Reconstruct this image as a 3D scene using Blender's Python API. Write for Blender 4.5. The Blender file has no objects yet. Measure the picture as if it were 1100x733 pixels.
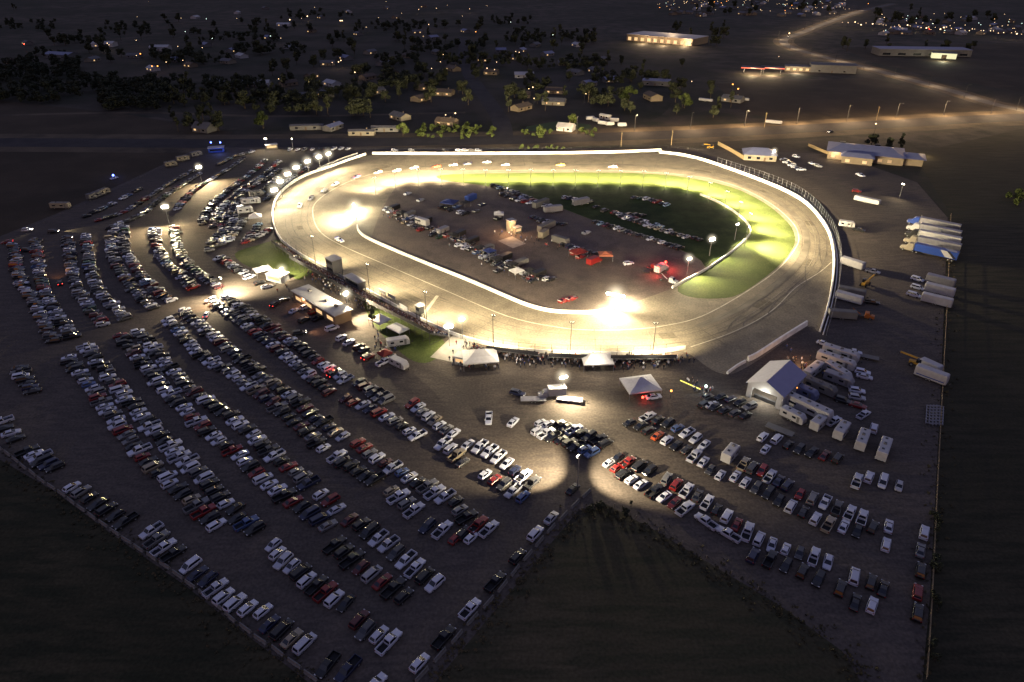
import bpy, math, random
from mathutils import Vector, Matrix
R = math.radians
rng = random.Random(11)
scene = bpy.context.scene
COL = scene.collection

# ------------------------------------------------------------------ camera
HC, PITCH, F, CX, CY = 108.0, R(30), 733.0, 550.0, 366.5
cam_d = bpy.data.cameras.new("camera")
cam_d.sensor_width = 36.0
cam_d.lens = F / 1100.0 * 36.0
cam_d.clip_start = 1.0
cam_d.clip_end = 20000.0
cam = bpy.data.objects.new("camera", cam_d)
cam.location = (0, 0, HC)
cam.rotation_euler = (R(90) - PITCH, 0, 0)
COL.objects.link(cam)
scene.camera = cam


def G(px, py, z=0.0):
    """ground position (metres) of a spot surveyed from the photograph"""
    dx = (px - CX) / F
    dy = (CY - py) / F
    t = (HC - z) / (math.sin(PITCH) - dy * math.cos(PITCH))
    return Vector((dx * t, (math.cos(PITCH) + dy * math.sin(PITCH)) * t, z))


def heading(px, py, vx, vy):
    a, b = G(px - vx / 2, py - vy / 2), G(px + vx / 2, py + vy / 2)
    return math.atan2(b.y - a.y, b.x - a.x)


def pxm(py):
    return math.cos(PITCH) * (py + 57) / HC


# ------------------------------------------------------------------ materials
def new_mat(name):
    m = bpy.data.materials.new(name)
    m.use_nodes = True
    nt = m.node_tree
    return m, nt, nt.nodes["Principled BSDF"]


def mat(name, col, rough=0.7, metal=0.0, noise=0.0, scale=3.0, spec=0.3, coat=0.0):
    m, nt, b = new_mat(name)
    b.inputs["Roughness"].default_value = rough
    b.inputs["Metallic"].default_value = metal
    b.inputs["Specular IOR Level"].default_value = spec
    b.inputs["Coat Weight"].default_value = coat
    if noise:
        tc = nt.nodes.new("ShaderNodeTexCoord")
        n = nt.nodes.new("ShaderNodeTexNoise")
        n.inputs["Scale"].default_value = scale
        n.inputs["Detail"].default_value = 4
        r = nt.nodes.new("ShaderNodeMapRange")
        r.inputs["From Min"].default_value = 0.3
        r.inputs["From Max"].default_value = 0.7
        r.inputs["To Min"].default_value = 1 - noise
        r.inputs["To Max"].default_value = 1 + noise
        v = nt.nodes.new("ShaderNodeVectorMath")
        v.operation = "SCALE"
        v.inputs[0].default_value = col[:3]
        nt.links.new(tc.outputs["Object"], n.inputs["Vector"])
        nt.links.new(n.outputs["Fac"], r.inputs["Value"])
        nt.links.new(r.outputs["Result"], v.inputs["Scale"])
        nt.links.new(v.outputs["Vector"], b.inputs["Base Color"])
    else:
        b.inputs["Base Color"].default_value = (*col[:3], 1)
    return m


def emis(name, col, strength):
    m, nt, b = new_mat(name)
    b.inputs["Base Color"].default_value = (0.02, 0.02, 0.02, 1)
    b.inputs["Emission Color"].default_value = (*col, 1)
    b.inputs["Emission Strength"].default_value = strength
    return m


def ground_mat(name, cols, scales, rough=0.9, streak=None, bump=0.0):
    """two or three colours mixed by noises of different scale, in metres"""
    m, nt, b = new_mat(name)
    b.inputs["Roughness"].default_value = rough
    b.inputs["Specular IOR Level"].default_value = 0.12
    geo = nt.nodes.new("ShaderNodeNewGeometry")
    prev = None
    for i, (c, s) in enumerate(zip(cols[1:], scales)):
        mp = nt.nodes.new("ShaderNodeMapping")
        mp.inputs["Scale"].default_value = (s, s, s)
        if streak and i == len(scales) - 1:
            mp.inputs["Rotation"].default_value = (0, 0, streak[0])
            mp.inputs["Scale"].default_value = (s, s * streak[1], s)
        nt.links.new(geo.outputs["Position"], mp.inputs["Vector"])
        n = nt.nodes.new("ShaderNodeTexNoise")
        n.inputs["Scale"].default_value = 1.0
        n.inputs["Detail"].default_value = 6
        n.inputs["Roughness"].default_value = 0.62
        nt.links.new(mp.outputs["Vector"], n.inputs["Vector"])
        r = nt.nodes.new("ShaderNodeMapRange")
        r.interpolation_type = "SMOOTHSTEP"
        r.inputs["From Min"].default_value = 0.38
        r.inputs["From Max"].default_value = 0.64
        nt.links.new(n.outputs["Fac"], r.inputs["Value"])
        mx = nt.nodes.new("ShaderNodeMix")
        mx.data_type = "RGBA"
        nt.links.new(r.outputs["Result"], mx.inputs["Factor"])
        if prev is None:
            mx.inputs["A"].default_value = (*cols[0], 1)
        else:
            nt.links.new(prev, mx.inputs["A"])
        mx.inputs["B"].default_value = (*c, 1)
        prev = mx.outputs["Result"]
    # fine speckle
    n = nt.nodes.new("ShaderNodeTexNoise")
    n.inputs["Scale"].default_value = 1.6
    n.inputs["Detail"].default_value = 5
    nt.links.new(geo.outputs["Position"], n.inputs["Vector"])
    r = nt.nodes.new("ShaderNodeMapRange")
    r.inputs["From Min"].default_value = 0.3
    r.inputs["From Max"].default_value = 0.7
    r.inputs["To Min"].default_value = 0.74
    r.inputs["To Max"].default_value = 1.26
    nt.links.new(n.outputs["Fac"], r.inputs["Value"])
    v = nt.nodes.new("ShaderNodeVectorMath")
    v.operation = "SCALE"
    nt.links.new(prev, v.inputs[0])
    nt.links.new(r.outputs["Result"], v.inputs["Scale"])
    nt.links.new(v.outputs["Vector"], b.inputs["Base Color"])
    if bump:
        bp = nt.nodes.new("ShaderNodeBump")
        bp.inputs["Strength"].default_value = bump
        bp.inputs["Distance"].default_value = 0.3
        nt.links.new(n.outputs["Fac"], bp.inputs["Height"])
        nt.links.new(bp.outputs["Normal"], b.inputs["Normal"])
    return m


def paint_mat(name):
    m, nt, b = new_mat(name)
    oi = nt.nodes.new("ShaderNodeObjectInfo")
    r = nt.nodes.new("ShaderNodeMapRange")
    r.inputs["To Min"].default_value = 0.78
    r.inputs["To Max"].default_value = 1.08
    v = nt.nodes.new("ShaderNodeVectorMath")
    v.operation = "SCALE"
    nt.links.new(oi.outputs["Random"], r.inputs["Value"])
    nt.links.new(oi.outputs["Color"], v.inputs[0])
    nt.links.new(r.outputs["Result"], v.inputs["Scale"])
    nt.links.new(v.outputs["Vector"], b.inputs["Base Color"])
    b.inputs["Roughness"].default_value = 0.34
    b.inputs["Specular IOR Level"].default_value = 0.35
    b.inputs["Coat Weight"].default_value = 0.25
    b.inputs["Coat Roughness"].default_value = 0.12
    return m


M = {}
M["paint"] = paint_mat("car_paint")
M["glass"] = mat("tinted_glass", (0.006, 0.008, 0.016), 0.12, spec=0.5)
M["tyre"] = mat("tyre_rubber", (0.012, 0.012, 0.013), 0.85)
M["liner"] = mat("bed_liner", (0.012, 0.012, 0.014), 0.8)
M["headlens"] = mat("headlamp_lens", (0.5, 0.5, 0.52), 0.2, spec=0.5)
M["taillens"] = mat("tail_lens", (0.18, 0.008, 0.008), 0.25, spec=0.5)
M["chrome"] = mat("bright_metal", (0.45, 0.45, 0.47), 0.35, 0.8)
M["steel"] = mat("galvanised_steel", (0.22, 0.22, 0.23), 0.5, 0.5, noise=0.2)
M["dark_steel"] = mat("dark_steel", (0.035, 0.035, 0.04), 0.6, 0.3)
M["alu"] = mat("aluminium", (0.18, 0.18, 0.21), 0.5, 0.4, noise=0.12, scale=1.2)
M["white"] = mat("white_painted_metal", (0.29, 0.288, 0.305), 0.5, noise=0.10, scale=0.8)
M["white_wall"] = mat("white_painted_concrete", (0.66, 0.64, 0.60), 0.75, noise=0.16, scale=0.5)
M["canvas"] = mat("white_canvas", (0.42, 0.415, 0.43), 0.75, noise=0.08, scale=1.2)
M["canvas_blue"] = mat("blue_canvas", (0.014, 0.025, 0.11), 0.75, noise=0.12)
M["canvas_red"] = mat("red_canvas", (0.13, 0.012, 0.010), 0.75, noise=0.12)
M["canvas_orange"] = mat("orange_canvas", (0.28, 0.09, 0.05), 0.75, noise=0.12)
M["canvas_black"] = mat("black_canvas", (0.015, 0.015, 0.018), 0.8)
M["concrete"] = mat("pale_concrete", (0.22, 0.20, 0.18), 0.85, noise=0.2, scale=0.4)
M["barrier"] = mat("weathered_barrier_concrete", (0.13, 0.125, 0.12), 0.85, noise=0.25, scale=1.0)
M["roof_blue"] = mat("slate_blue_roof_metal", (0.10, 0.11, 0.19), 0.55, noise=0.08, scale=0.4)
M["roof_grey"] = mat("grey_shingle_roof", (0.08, 0.078, 0.085), 0.85, noise=0.2, scale=0.6)
M["roof_brown"] = mat("brown_shingle_roof", (0.06, 0.045, 0.036), 0.85, noise=0.2, scale=0.6)
M["roof_white"] = mat("white_metal_roof", (0.27, 0.265, 0.275), 0.6, noise=0.14, scale=0.3)
M["wall_tan"] = mat("tan_siding", (0.14, 0.11, 0.08), 0.8, noise=0.12, scale=0.4)
M["wall_cream"] = mat("cream_siding", (0.17, 0.15, 0.12), 0.8, noise=0.12, scale=0.4)
M["wall_grey"] = mat("grey_siding", (0.10, 0.097, 0.10), 0.8, noise=0.12, scale=0.4)
M["window_dark"] = mat("dark_window", (0.01, 0.012, 0.018), 0.15, spec=0.5)
M["window_lit"] = emis("lit_window", (1.0, 0.62, 0.28), 1.1)
M["window_dim"] = emis("dimly_lit_window", (1.0, 0.6, 0.28), 0.5)
M["door"] = mat("door_paint", (0.08, 0.05, 0.03), 0.6)
M["wood"] = mat("fence_timber", (0.22, 0.16, 0.09), 0.8, noise=0.2)
M["yellow"] = mat("yellow_machine_paint", (0.36, 0.20, 0.025), 0.5, noise=0.1)
M["red"] = mat("red_painted_metal", (0.16, 0.012, 0.012), 0.4)
M["blue"] = mat("blue_painted_metal", (0.015, 0.04, 0.20), 0.4)
M["orange"] = mat("orange_painted_metal", (0.32, 0.10, 0.02), 0.5)
M["black"] = mat("black_painted_metal", (0.012, 0.012, 0.014), 0.4)
M["bark"] = mat("tree_bark", (0.045, 0.033, 0.024), 0.9, noise=0.3)
M["lamp"] = emis("floodlight_lens", (1.0, 0.90, 0.66), 25)
M["lamp_small"] = emis("street_lamp_lens", (1.0, 0.66, 0.34), 4.5)
M["lamp_cool"] = emis("cool_lamp_lens", (0.75, 1.0, 0.85), 4.5)
M["lamp_red"] = emis("red_lamp_lens", (1.0, 0.06, 0.03), 9)
M["lamp_blue"] = emis("blue_lamp_lens", (0.12, 0.2, 1.0), 9)
M["lamp_orange"] = emis("orange_lamp_lens", (1.0, 0.33, 0.06), 6)
M["head_on"] = emis("headlamp_on", (1.0, 0.88, 0.68), 14)
M["tail_on"] = emis("tail_lamp_on", (1.0, 0.04, 0.03), 7)


def leaf_mat(name, c1, c2):
    m, nt, b = new_mat(name)
    oi = nt.nodes.new("ShaderNodeObjectInfo")
    geo = nt.nodes.new("ShaderNodeNewGeometry")
    n = nt.nodes.new("ShaderNodeTexNoise")
    n.inputs["Scale"].default_value = 0.8
    n.inputs["Detail"].default_value = 3
    nt.links.new(geo.outputs["Position"], n.inputs["Vector"])
    ad = nt.nodes.new("ShaderNodeMath")
    ad.operation = "MULTIPLY_ADD"
    ad.inputs[1].default_value = 0.5
    nt.links.new(oi.outputs["Random"], ad.inputs[0])
    sb = nt.nodes.new("ShaderNodeMath")
    sb.operation = "SUBTRACT"
    sb.inputs[1].default_value = 0.25
    nt.links.new(n.outputs["Fac"], sb.inputs[0])
    nt.links.new(sb.outputs[0], ad.inputs[2])
    mx = nt.nodes.new("ShaderNodeMix")
    mx.data_type = "RGBA"
    nt.links.new(ad.outputs[0], mx.inputs["Factor"])
    mx.inputs["A"].default_value = (*c1, 1)
    mx.inputs["B"].default_value = (*c2, 1)
    nt.links.new(mx.outputs["Result"], b.inputs["Base Color"])
    b.inputs["Roughness"].default_value = 0.75
    b.inputs["Specular IOR Level"].default_value = 0.15
    return m


M["leaf"] = leaf_mat("tree_foliage", (0.016, 0.020, 0.013), (0.042, 0.046, 0.025))
M["shrub"] = leaf_mat("shrub_foliage", (0.024, 0.034, 0.010), (0.062, 0.078, 0.022))


# ------------------------------------------------------------------ mesh builder
class MB:
    def __init__(self):
        self.v, self.f, self.m = [], [], []

    def face(self, pts, mi=0):
        n = len(self.v)
        self.v += [tuple(p) for p in pts]
        self.f.append(tuple(range(n, n + len(pts))))
        self.m.append(mi)

    def hexa(self, b4, t4, mi=0):
        n = len(self.v)
        self.v += [tuple(p) for p in b4] + [tuple(p) for p in t4]
        for q in ((3, 2, 1, 0), (4, 5, 6, 7), (0, 1, 5, 4), (1, 2, 6, 5), (2, 3, 7, 6), (3, 0, 4, 7)):
            self.f.append(tuple(n + i for i in q))
            self.m.append(mi)

    def box(self, cx, cy, z0, sx, sy, sz, mi=0, tx=1.0, ty=1.0, rz=0.0):
        c, s = math.cos(rz), math.sin(rz)

        def q(x, y, z):
            return (cx + x * c - y * s, cy + x * s + y * c, z)
        hx, hy = sx / 2, sy / 2
        b = [q(-hx, -hy, z0), q(hx, -hy, z0), q(hx, hy, z0), q(-hx, hy, z0)]
        hx, hy = hx * tx, hy * ty
        t = [q(-hx, -hy, z0 + sz), q(hx, -hy, z0 + sz), q(hx, hy, z0 + sz), q(-hx, hy, z0 + sz)]
        self.hexa(b, t, mi)

    def cyl(self, p0, p1, r0, r1=None, n=8, mi=0, cap=True):
        r1 = r0 if r1 is None else r1
        p0, p1 = Vector(p0), Vector(p1)
        d = (p1 - p0).normalized()
        u = d.orthogonal().normalized()
        w = d.cross(u)
        k = len(self.v)
        for p, r in ((p0, r0), (p1, r1)):
            for i in range(n):
                a = 2 * math.pi * i / n
                self.v.append(tuple(p + (u * math.cos(a) + w * math.sin(a)) * r))
        for i in range(n):
            j = (i + 1) % n
            self.f.append((k + i, k + j, k + n + j, k + n + i))
            self.m.append(mi)
        if cap:
            self.f.append(tuple(k + n + i for i in range(n)))
            self.f.append(tuple(k + n - 1 - i for i in range(n)))
            self.m += [mi, mi]

    def ball(self, c, r, mi=0, nu=8, nv=5, sz=1.0):
        k = len(self.v)
        c = Vector(c)
        for j in range(nv + 1):
            t = math.pi * j / nv
            for i in range(nu):
                a = 2 * math.pi * i / nu
                self.v.append((c.x + r * math.sin(t) * math.cos(a), c.y + r * math.sin(t) * math.sin(a), c.z + r * sz * math.cos(t)))
        for j in range(nv):
            for i in range(nu):
                i2 = (i + 1) % nu
                self.f.append((k + j * nu + i, k + (j + 1) * nu + i, k + (j + 1) * nu + i2, k + j * nu + i2))
                self.m.append(mi)

    def loft(self, rings, mi=0, cap=True):
        k = len(self.v)
        n = len(rings[0])
        for r in rings:
            self.v += [tuple(p) for p in r]
        for j in range(len(rings) - 1):
            for i in range(n):
                i2 = (i + 1) % n
                self.f.append((k + j * n + i, k + j * n + i2, k + (j + 1) * n + i2, k + (j + 1) * n + i))
                self.m.append(mi)
        if cap:
            self.f.append(tuple(k + n - 1 - i for i in range(n)))
            e = k + (len(rings) - 1) * n
            self.f.append(tuple(e + i for i in range(n)))
            self.m += [mi, mi]

    def add(self, o, mi=None):
        k = len(self.v)
        self.v += o.v
        self.f += [tuple(k + i for i in q) for q in o.f]
        self.m += o.m if mi is None else [mi] * len(o.f)

    def mesh(self, name, mats):
        me = bpy.data.meshes.new(name)
        me.from_pydata(self.v, [], self.f)
        for m in (mats if isinstance(mats, (list, tuple)) else [mats]):
            me.materials.append(m)
        if any(self.m):
            me.polygons.foreach_set("material_index", self.m)
        me.update()
        return me


def obj(name, me, parent=None, loc=None, rz=0.0):
    o = bpy.data.objects.new(name, me)
    COL.objects.link(o)
    if parent is not None:
        o.parent = parent
    if loc is not None:
        o.location = loc
    if rz:
        o.rotation_euler = (0, 0, rz)
    return o


def tag(o, label=None, cat=None, group=None, kind=None):
    if label:
        o["label"] = label
    if cat:
        o["category"] = cat
    if group:
        o["group"] = group
    if kind:
        o["kind"] = kind
    return o


def thing(name, label, cat, loc, rz=0.0, group=None):
    o = obj(name, None, None, loc, rz)
    o.empty_display_size = 0.5
    return tag(o, label, cat, group)


def part(name, mb, mats, parent, loc=None, rz=0.0):
    return obj(name, mb.mesh(name, mats), parent, loc, rz)


KIDS = {}


def kids(o):
    return list(o.children)


def dup(root, loc, rz=0.0, label=None, group=None, scale=None, parent=None):
    r = root.copy()
    COL.objects.link(r)
    if parent is not None:
        r.parent = parent
    else:
        r.location = loc
        r.rotation_euler = (0, 0, rz)
        if scale:
            r.scale = scale if isinstance(scale, (tuple, list)) else (scale,) * 3
    if label:
        r["label"] = label
    if group:
        r["group"] = group
    for ch in root.children:
        dup(ch, None, parent=r)
    return r


def smooth(pts, n=8, closed=False):
    P = [Vector((p[0], p[1], 0)) for p in pts]
    out = []
    N = len(P)
    rngi = range(N) if closed else range(N - 1)
    for i in rngi:
        if closed:
            a, b, c, d = P[i - 1], P[i], P[(i + 1) % N], P[(i + 2) % N]
        else:
            a, b, c, d = P[max(i - 1, 0)], P[i], P[i + 1], P[min(i + 2, N - 1)]
        for k in range(n):
            t = k / n
            out.append(0.5 * ((2 * b) + (c - a) * t + (2 * a - 5 * b + 4 * c - d) * t * t + (3 * b - a - 3 * c + d) * t ** 3))
    if not closed:
        out.append(P[-1])
    return out


def gpath(pts, n=6, closed=False):
    return smooth([G(*p) for p in pts], n, closed)


def sheet(name, poly, z, m, kind="structure"):
    mb = MB()
    mb.face([(p.x, p.y, z) for p in poly])
    o = obj(name, mb.mesh(name, m))
    return tag(o, kind=kind)


def ribbon(name, path, width, z, m, kind="structure"):
    mb = MB()
    n = len(path)
    L, Rr = [], []
    for i, p in enumerate(path):
        d = (path[min(i + 1, n - 1)] - path[max(i - 1, 0)]).normalized()
        s = Vector((-d.y, d.x, 0)) * width / 2
        L.append(p + s)
        Rr.append(p - s)
    for i in range(n - 1):
        mb.face([(q.x, q.y, z) for q in (L[i], Rr[i], Rr[i + 1], L[i + 1])])
    return tag(obj(name, mb.mesh(name, m)), kind=kind)


def wall_mb(path, h, t, z0=0.0, mi=0):
    mb = MB()
    n = len(path)
    rings = []
    for i, p in enumerate(path):
        d = (path[min(i + 1, n - 1)] - path[max(i - 1, 0)]).normalized()
        s = Vector((-d.y, d.x, 0)) * t / 2
        a, b = p + s * 1.3, p - s * 1.3
        a2, b2 = p + s * 0.8, p - s * 0.8
        rings.append([(a.x, a.y, z0), (b.x, b.y, z0), (b2.x, b2.y, z0 + h), (a2.x, a2.y, z0 + h)])
    mb.loft(rings, mi)
    return mb


def along(path, step, start=0.0):
    """points every step metres with the direction angle"""
    out = []
    acc = -start
    for i in range(len(path) - 1):
        a, b = path[i], path[i + 1]
        L = (b - a).length
        if L < 1e-6:
            continue
        d = (b - a) / L
        while acc <= L:
            if acc >= 0:
                out.append((a + d * acc, math.atan2(d.y, d.x)))
            acc += step
        acc -= L
    return out


def path_len(path):
    return sum((path[i + 1] - path[i]).length for i in range(len(path) - 1))


def light(kind, name, loc, power, col, parent=None, target=None, angle=90, blend=0.5, radius=0.3):
    d = bpy.data.lights.new(name, kind)
    d.energy = power
    d.color = col
    d.shadow_soft_size = radius
    o = bpy.data.objects.new(name, d)
    COL.objects.link(o)
    if kind == "SPOT":
        d.spot_size = R(angle)
        d.spot_blend = blend
    if parent is not None:
        o.parent = parent
        o.location = Vector(loc) - parent.location
    else:
        o.location = loc
    if target is not None:
        dirv = Vector(target) - Vector(loc)
        q = dirv.to_track_quat("-Z", "Y").to_euler()
        o.rotation_euler = q
        if parent is not None and parent.rotation_euler.z:
            raise ValueError("parent must not be rotated")
    return o

# ------------------------------------------------------------------ setting
TER = ground_mat("dry_grassland", [(0.040, 0.032, 0.027), (0.017, 0.019, 0.012), (0.066, 0.051, 0.042), (0.022, 0.023, 0.016)], [0.016, 0.005, 0.045])
FLD = ground_mat("dark_ploughed_field", [(0.030, 0.027, 0.0155), (0.046, 0.039, 0.023), (0.020, 0.021, 0.0120)], [0.03, 0.07], streak=(R(35), 6.0))
FLD_R = ground_mat("dark_crop_field", [(0.029, 0.026, 0.0165), (0.042, 0.036, 0.023), (0.020, 0.020, 0.0125)], [0.02, 0.06], streak=(R(90), 9.0))
FLD_C = ground_mat("dark_weedy_field", [(0.040, 0.035, 0.021), (0.060, 0.049, 0.031), (0.029, 0.029, 0.017)], [0.02, 0.06], streak=(R(-34), 7.0))
FLD_T = ground_mat("brown_stubble_field", [(0.036, 0.027, 0.018), (0.024, 0.020, 0.014), (0.050, 0.037, 0.025)], [0.015, 0.03])
LOT = ground_mat("packed_dirt_and_gravel", [(0.072, 0.060, 0.052), (0.060, 0.050, 0.045), (0.086, 0.070, 0.060), (0.058, 0.049, 0.044)], [0.012, 0.05, 0.16], streak=(R(-38), 4.0), bump=0.15)
ASPH = ground_mat("worn_track_asphalt", [(0.138, 0.119, 0.094), (0.112, 0.097, 0.078), (0.160, 0.137, 0.107)], [0.05, 0.16], rough=0.85)
PITA = ground_mat("infield_pit_asphalt", [(0.094, 0.075, 0.068), (0.074, 0.060, 0.056), (0.112, 0.089, 0.077)], [0.05, 0.15])
GRASS = ground_mat("infield_grass", [(0.054, 0.070, 0.020), (0.068, 0.083, 0.024), (0.044, 0.060, 0.017)], [0.05, 0.12])
GRASS_D = ground_mat("grass_painted_shade", [(0.028, 0.042, 0.013), (0.038, 0.052, 0.017), (0.020, 0.031, 0.010)], [0.06, 0.14])  # darker copy of the grass: shade of the unlit infield put into its colour
ROAD = ground_mat("road_asphalt", [(0.034, 0.031, 0.033), (0.026, 0.024, 0.026), (0.040, 0.036, 0.037)], [0.03, 0.1])
VERGE = ground_mat("sandy_road_verge", [(0.070, 0.054, 0.038), (0.040, 0.032, 0.024), (0.090, 0.069, 0.047)], [0.02, 0.06])
LINE_W = mat("faded_white_paint", (0.34, 0.31, 0.25), 0.8, noise=0.25, scale=0.3)
LINE_Y = mat("faded_yellow_paint", (0.40, 0.30, 0.12), 0.8, noise=0.25, scale=0.3)

mb = MB()
mb.face([(-6000, -600, -0.06), (6000, -600, -0.06), (6000, 9000, -0.06), (-6000, 9000, -0.06)])
tag(obj("ground", mb.mesh("ground", TER)), kind="structure")


def V2(x, y):
    return Vector((x, y, 0))


# fields that show as darker sheets
sheet("field", [G(-500, 790), G(-500, 200), G(-250, 420), G(0, 494), G(60, 529), G(120, 574), G(200, 630), G(270, 686), G(340, 740), G(352, 790)], -0.03, FLD)
sheet("field", [G(1018, 232), G(1300, 200), G(1450, 400), G(1450, 790), G(985, 790), G(999, 640), G(1010, 430)], -0.03, FLD_R)
sheet("field", [G(650, 541), G(700, 568), G(770, 610), G(840, 652), G(905, 700), G(960, 790), G(480, 790), G(470, 730), G(560, 622), G(605, 568)], 0.004, FLD_C)
sheet("field", [G(-300, 158), G(0, 160), G(225, 159), G(120, 205), G(60, 235), G(0, 258), G(-300, 340)], -0.03, FLD_T)
sheet("field", [G(0, 108), G(130, 122), G(250, 142), G(245, 149), G(0, 150), G(-300, 150), G(-300, 110)], -0.03, FLD_T)
sheet("field", [G(768, 90), G(935, 84), G(1070, 116), G(1000, 124), G(860, 131), G(800, 122)], -0.03, FLD_T)
sheet("field", [G(905, 52), G(1100, 46), G(1300, 56), G(1300, 110), G(1100, 99), G(1010, 84), G(935, 66)], -0.035, FLD_T)
sheet("field", [G(980, 165), G(1100, 138), G(1400, 140), G(1400, 210), G(1020, 228)], -0.033, FLD_R)
sheet("lawn", [G(556, 149), G(566, 136), G(600, 130), G(634, 134), G(641, 149)], -0.02, mat("lit_lawn_grass", (0.022, 0.042, 0.012), 0.9, noise=0.25, scale=0.1))

VILL = ground_mat("yards_and_rough_pasture", [(0.020, 0.022, 0.014), (0.034, 0.029, 0.023), (0.013, 0.015, 0.009), (0.046, 0.038, 0.031)], [0.02, 0.045, 0.012])
sheet("yards", gpath([(-80, 66), (60, 60), (180, 46), (330, 22), (480, 14), (560, 30), (660, 52), (716, 74), (724, 104), (700, 130), (640, 138), (560, 140), (400, 142), (250, 138), (120, 120), (-60, 116)], 4, True), -0.045, VILL)
# the parking lot
lot_px = [(-330, 330), (-120, 290), (0, 254), (60, 230), (130, 198), (200, 165), (232, 157), (400, 158), (760, 160), (900, 166), (985, 196), (1018, 234), (1010, 430), (999, 640),
          (985, 800), (965, 800), (905, 700), (840, 652), (770, 610), (700, 568), (650, 541), (620, 550), (560, 622), (470, 730), (430, 790), (380, 790), (340, 740), (270, 686), (200, 630),
          (120, 574), (60, 529), (0, 494), (-250, 420)]
sheet("parking_lot", [G(*p) for p in lot_px], 0.0, LOT)

# roads
hw = gpath([(-700, 150), (0, 153), (250, 154), (520, 151), (620, 148), (740, 144), (850, 139), (960, 133), (1100, 126), (1400, 117)], 6)
ribbon("road_verge", hw, 46, -0.012, VERGE)
ribbon("highway", hw, 22, 0.004, ROAD)
ribbon("side_road", gpath([(541, 149), (538, 130), (527, 112), (512, 92), (500, 70), (497, 40)], 5), 13, -0.004, ROAD)
dr = gpath([(1400, 170), (1100, 119), (1020, 97), (935, 74), (880, 60), (850, 51), (842, 43), (862, 35), (890, 24), (925, 12), (960, 4)], 6)
ribbon("road_verge", dr, 26, -0.02, VERGE)
ribbon("country_road", dr, 11, 0.0, ground_mat("road_asphalt_painted_glow", [(0.095, 0.086, 0.078), (0.075, 0.068, 0.062), (0.11, 0.10, 0.09)], [0.03, 0.1]))  # lighter copy of the road asphalt: road glow put into its colour
ribbon("lane", gpath([(0, 124), (150, 121), (300, 125), (500, 121)], 5), 6, -0.02, VERGE)

# ------------------------------------------------------------------ speedway surfaces
outer_px = [(400, 167), (383, 171), (358, 180), (330, 190), (311, 201), (299, 214), (294.5, 229), (297, 245), (304, 258), (318, 269), (345, 285), (380, 303), (420, 325), (460, 346), (490, 359), (520, 368),
            (560, 375), (600, 378), (650, 379), (700, 378), (735, 378), (770, 400), (800, 396), (866, 352), (880, 356), (889, 328), (894.5, 296), (894, 268), (885, 243), (861, 217), (820, 197), (762, 176), (710, 165),
            (600, 166.5), (500, 167)]
sheet("race_track", gpath(outer_px, 5, True), 0.03, ASPH)
front_in = [(384, 244), (386, 250), (396, 257.5), (425, 270.5), (460, 285), (500, 301), (535, 316), (565, 328.5), (590, 335), (615, 337), (640, 337), (657, 334)]
pit_px = [(425, 201), (470, 199), (520, 199), (560, 208), (640, 238), (700, 258), (745, 275), (735, 300), (722, 310), (690, 322), (657, 333), (640, 336), (615, 336), (590, 334), (565, 327.5),
          (535, 315), (500, 300), (460, 284), (425, 269.5), (398, 257), (410, 225)]
sheet("pit_area", [G(*p) for p in pit_px], 0.045, PITA)
grass_px = [(470, 189), (500, 187), (560, 186), (640, 185.5), (700, 187), (738, 191), (785, 201), (821, 218), (846, 239), (854, 255), (850, 270), (832, 290), (797, 315), (772, 321), (740, 319),
            (728, 309), (757, 291), (745, 275), (700, 258), (640, 238), (560, 208), (515, 199), (478, 194)]
sheet("infield_grass", gpath(grass_px, 3, True), 0.06, GRASS)
sheet("infield_grass_painted_shade", gpath([(530, 200.5), (600, 199), (650, 199), (700, 200.5), (742, 206), (775, 222), (796, 239), (802, 250), (783, 269), (760, 287), (747, 275), (700, 257), (640, 237.5), (565, 209)], 3, True), 0.075, GRASS_D)
sheet("lawn", gpath([(252, 273), (275, 264), (303, 258), (322, 272), (338, 286), (322, 301), (303, 292), (268, 287)], 3, True), 0.02, GRASS)
sheet("lawn", gpath([(391, 327), (405, 321), (440, 345), (474, 363), (476, 377), (462, 389), (444, 388), (425, 374), (404, 352)], 3, True), 0.02, GRASS)
sheet("concrete_slab", [G(462, 384), G(488, 359), G(512, 369), G(486, 389)], 0.035, M["concrete"])
sheet("victory_lane_pad", [G(535, 259), G(550, 254), G(565, 262), G(551, 267)], 0.065, M["concrete"])

inner_line = [(336, 230), (340, 217), (361, 202), (387, 191), (420, 184.5), (500, 184), (640, 183), (738, 188.5), (787, 199), (824, 216.5), (850, 238), (858, 255), (853, 269), (834, 291), (798, 316), (754, 340), (715, 350),
              (680, 354), (640, 355), (600, 352), (545, 340), (480, 313), (415, 285), (365, 263), (343, 248)]
ribbon("track_line", gpath(inner_line, 5, True) + gpath(inner_line, 5, True)[:1], 0.45, 0.085, LINE_W)
mid_line = [(318, 231), (324, 215), (347, 200), (380, 187), (420, 178.5), (500, 175.5), (640, 174.5), (735, 179.5), (800, 195.5), (845, 217), (870, 241), (876, 262), (870, 284), (845, 309), (800, 341), (750, 361)]
ribbon("track_line", gpath(mid_line, 5), 0.25, 0.085, mat("worn_seam_paint", (0.17, 0.15, 0.12), 0.85, noise=0.3, scale=0.3))
ribbon("track_line", gpath([(893, 282), (880, 293), (855, 309), (834, 330), (812, 345), (780, 360), (742, 373)], 5), 0.35, 0.085, LINE_W)
GROOVE = mat("dark_tyre_groove", (0.100, 0.087, 0.070), 0.8, noise=0.35, scale=0.15)
ribbon("racing_groove", gpath([(400, 183), (450, 179.5), (560, 178), (660, 177.5), (738, 183), (793, 197), (835, 217), (860, 239), (867, 258), (861, 278), (838, 302), (798, 330), (750, 351)], 5), 2.6, 0.07, GROOVE)
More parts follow.
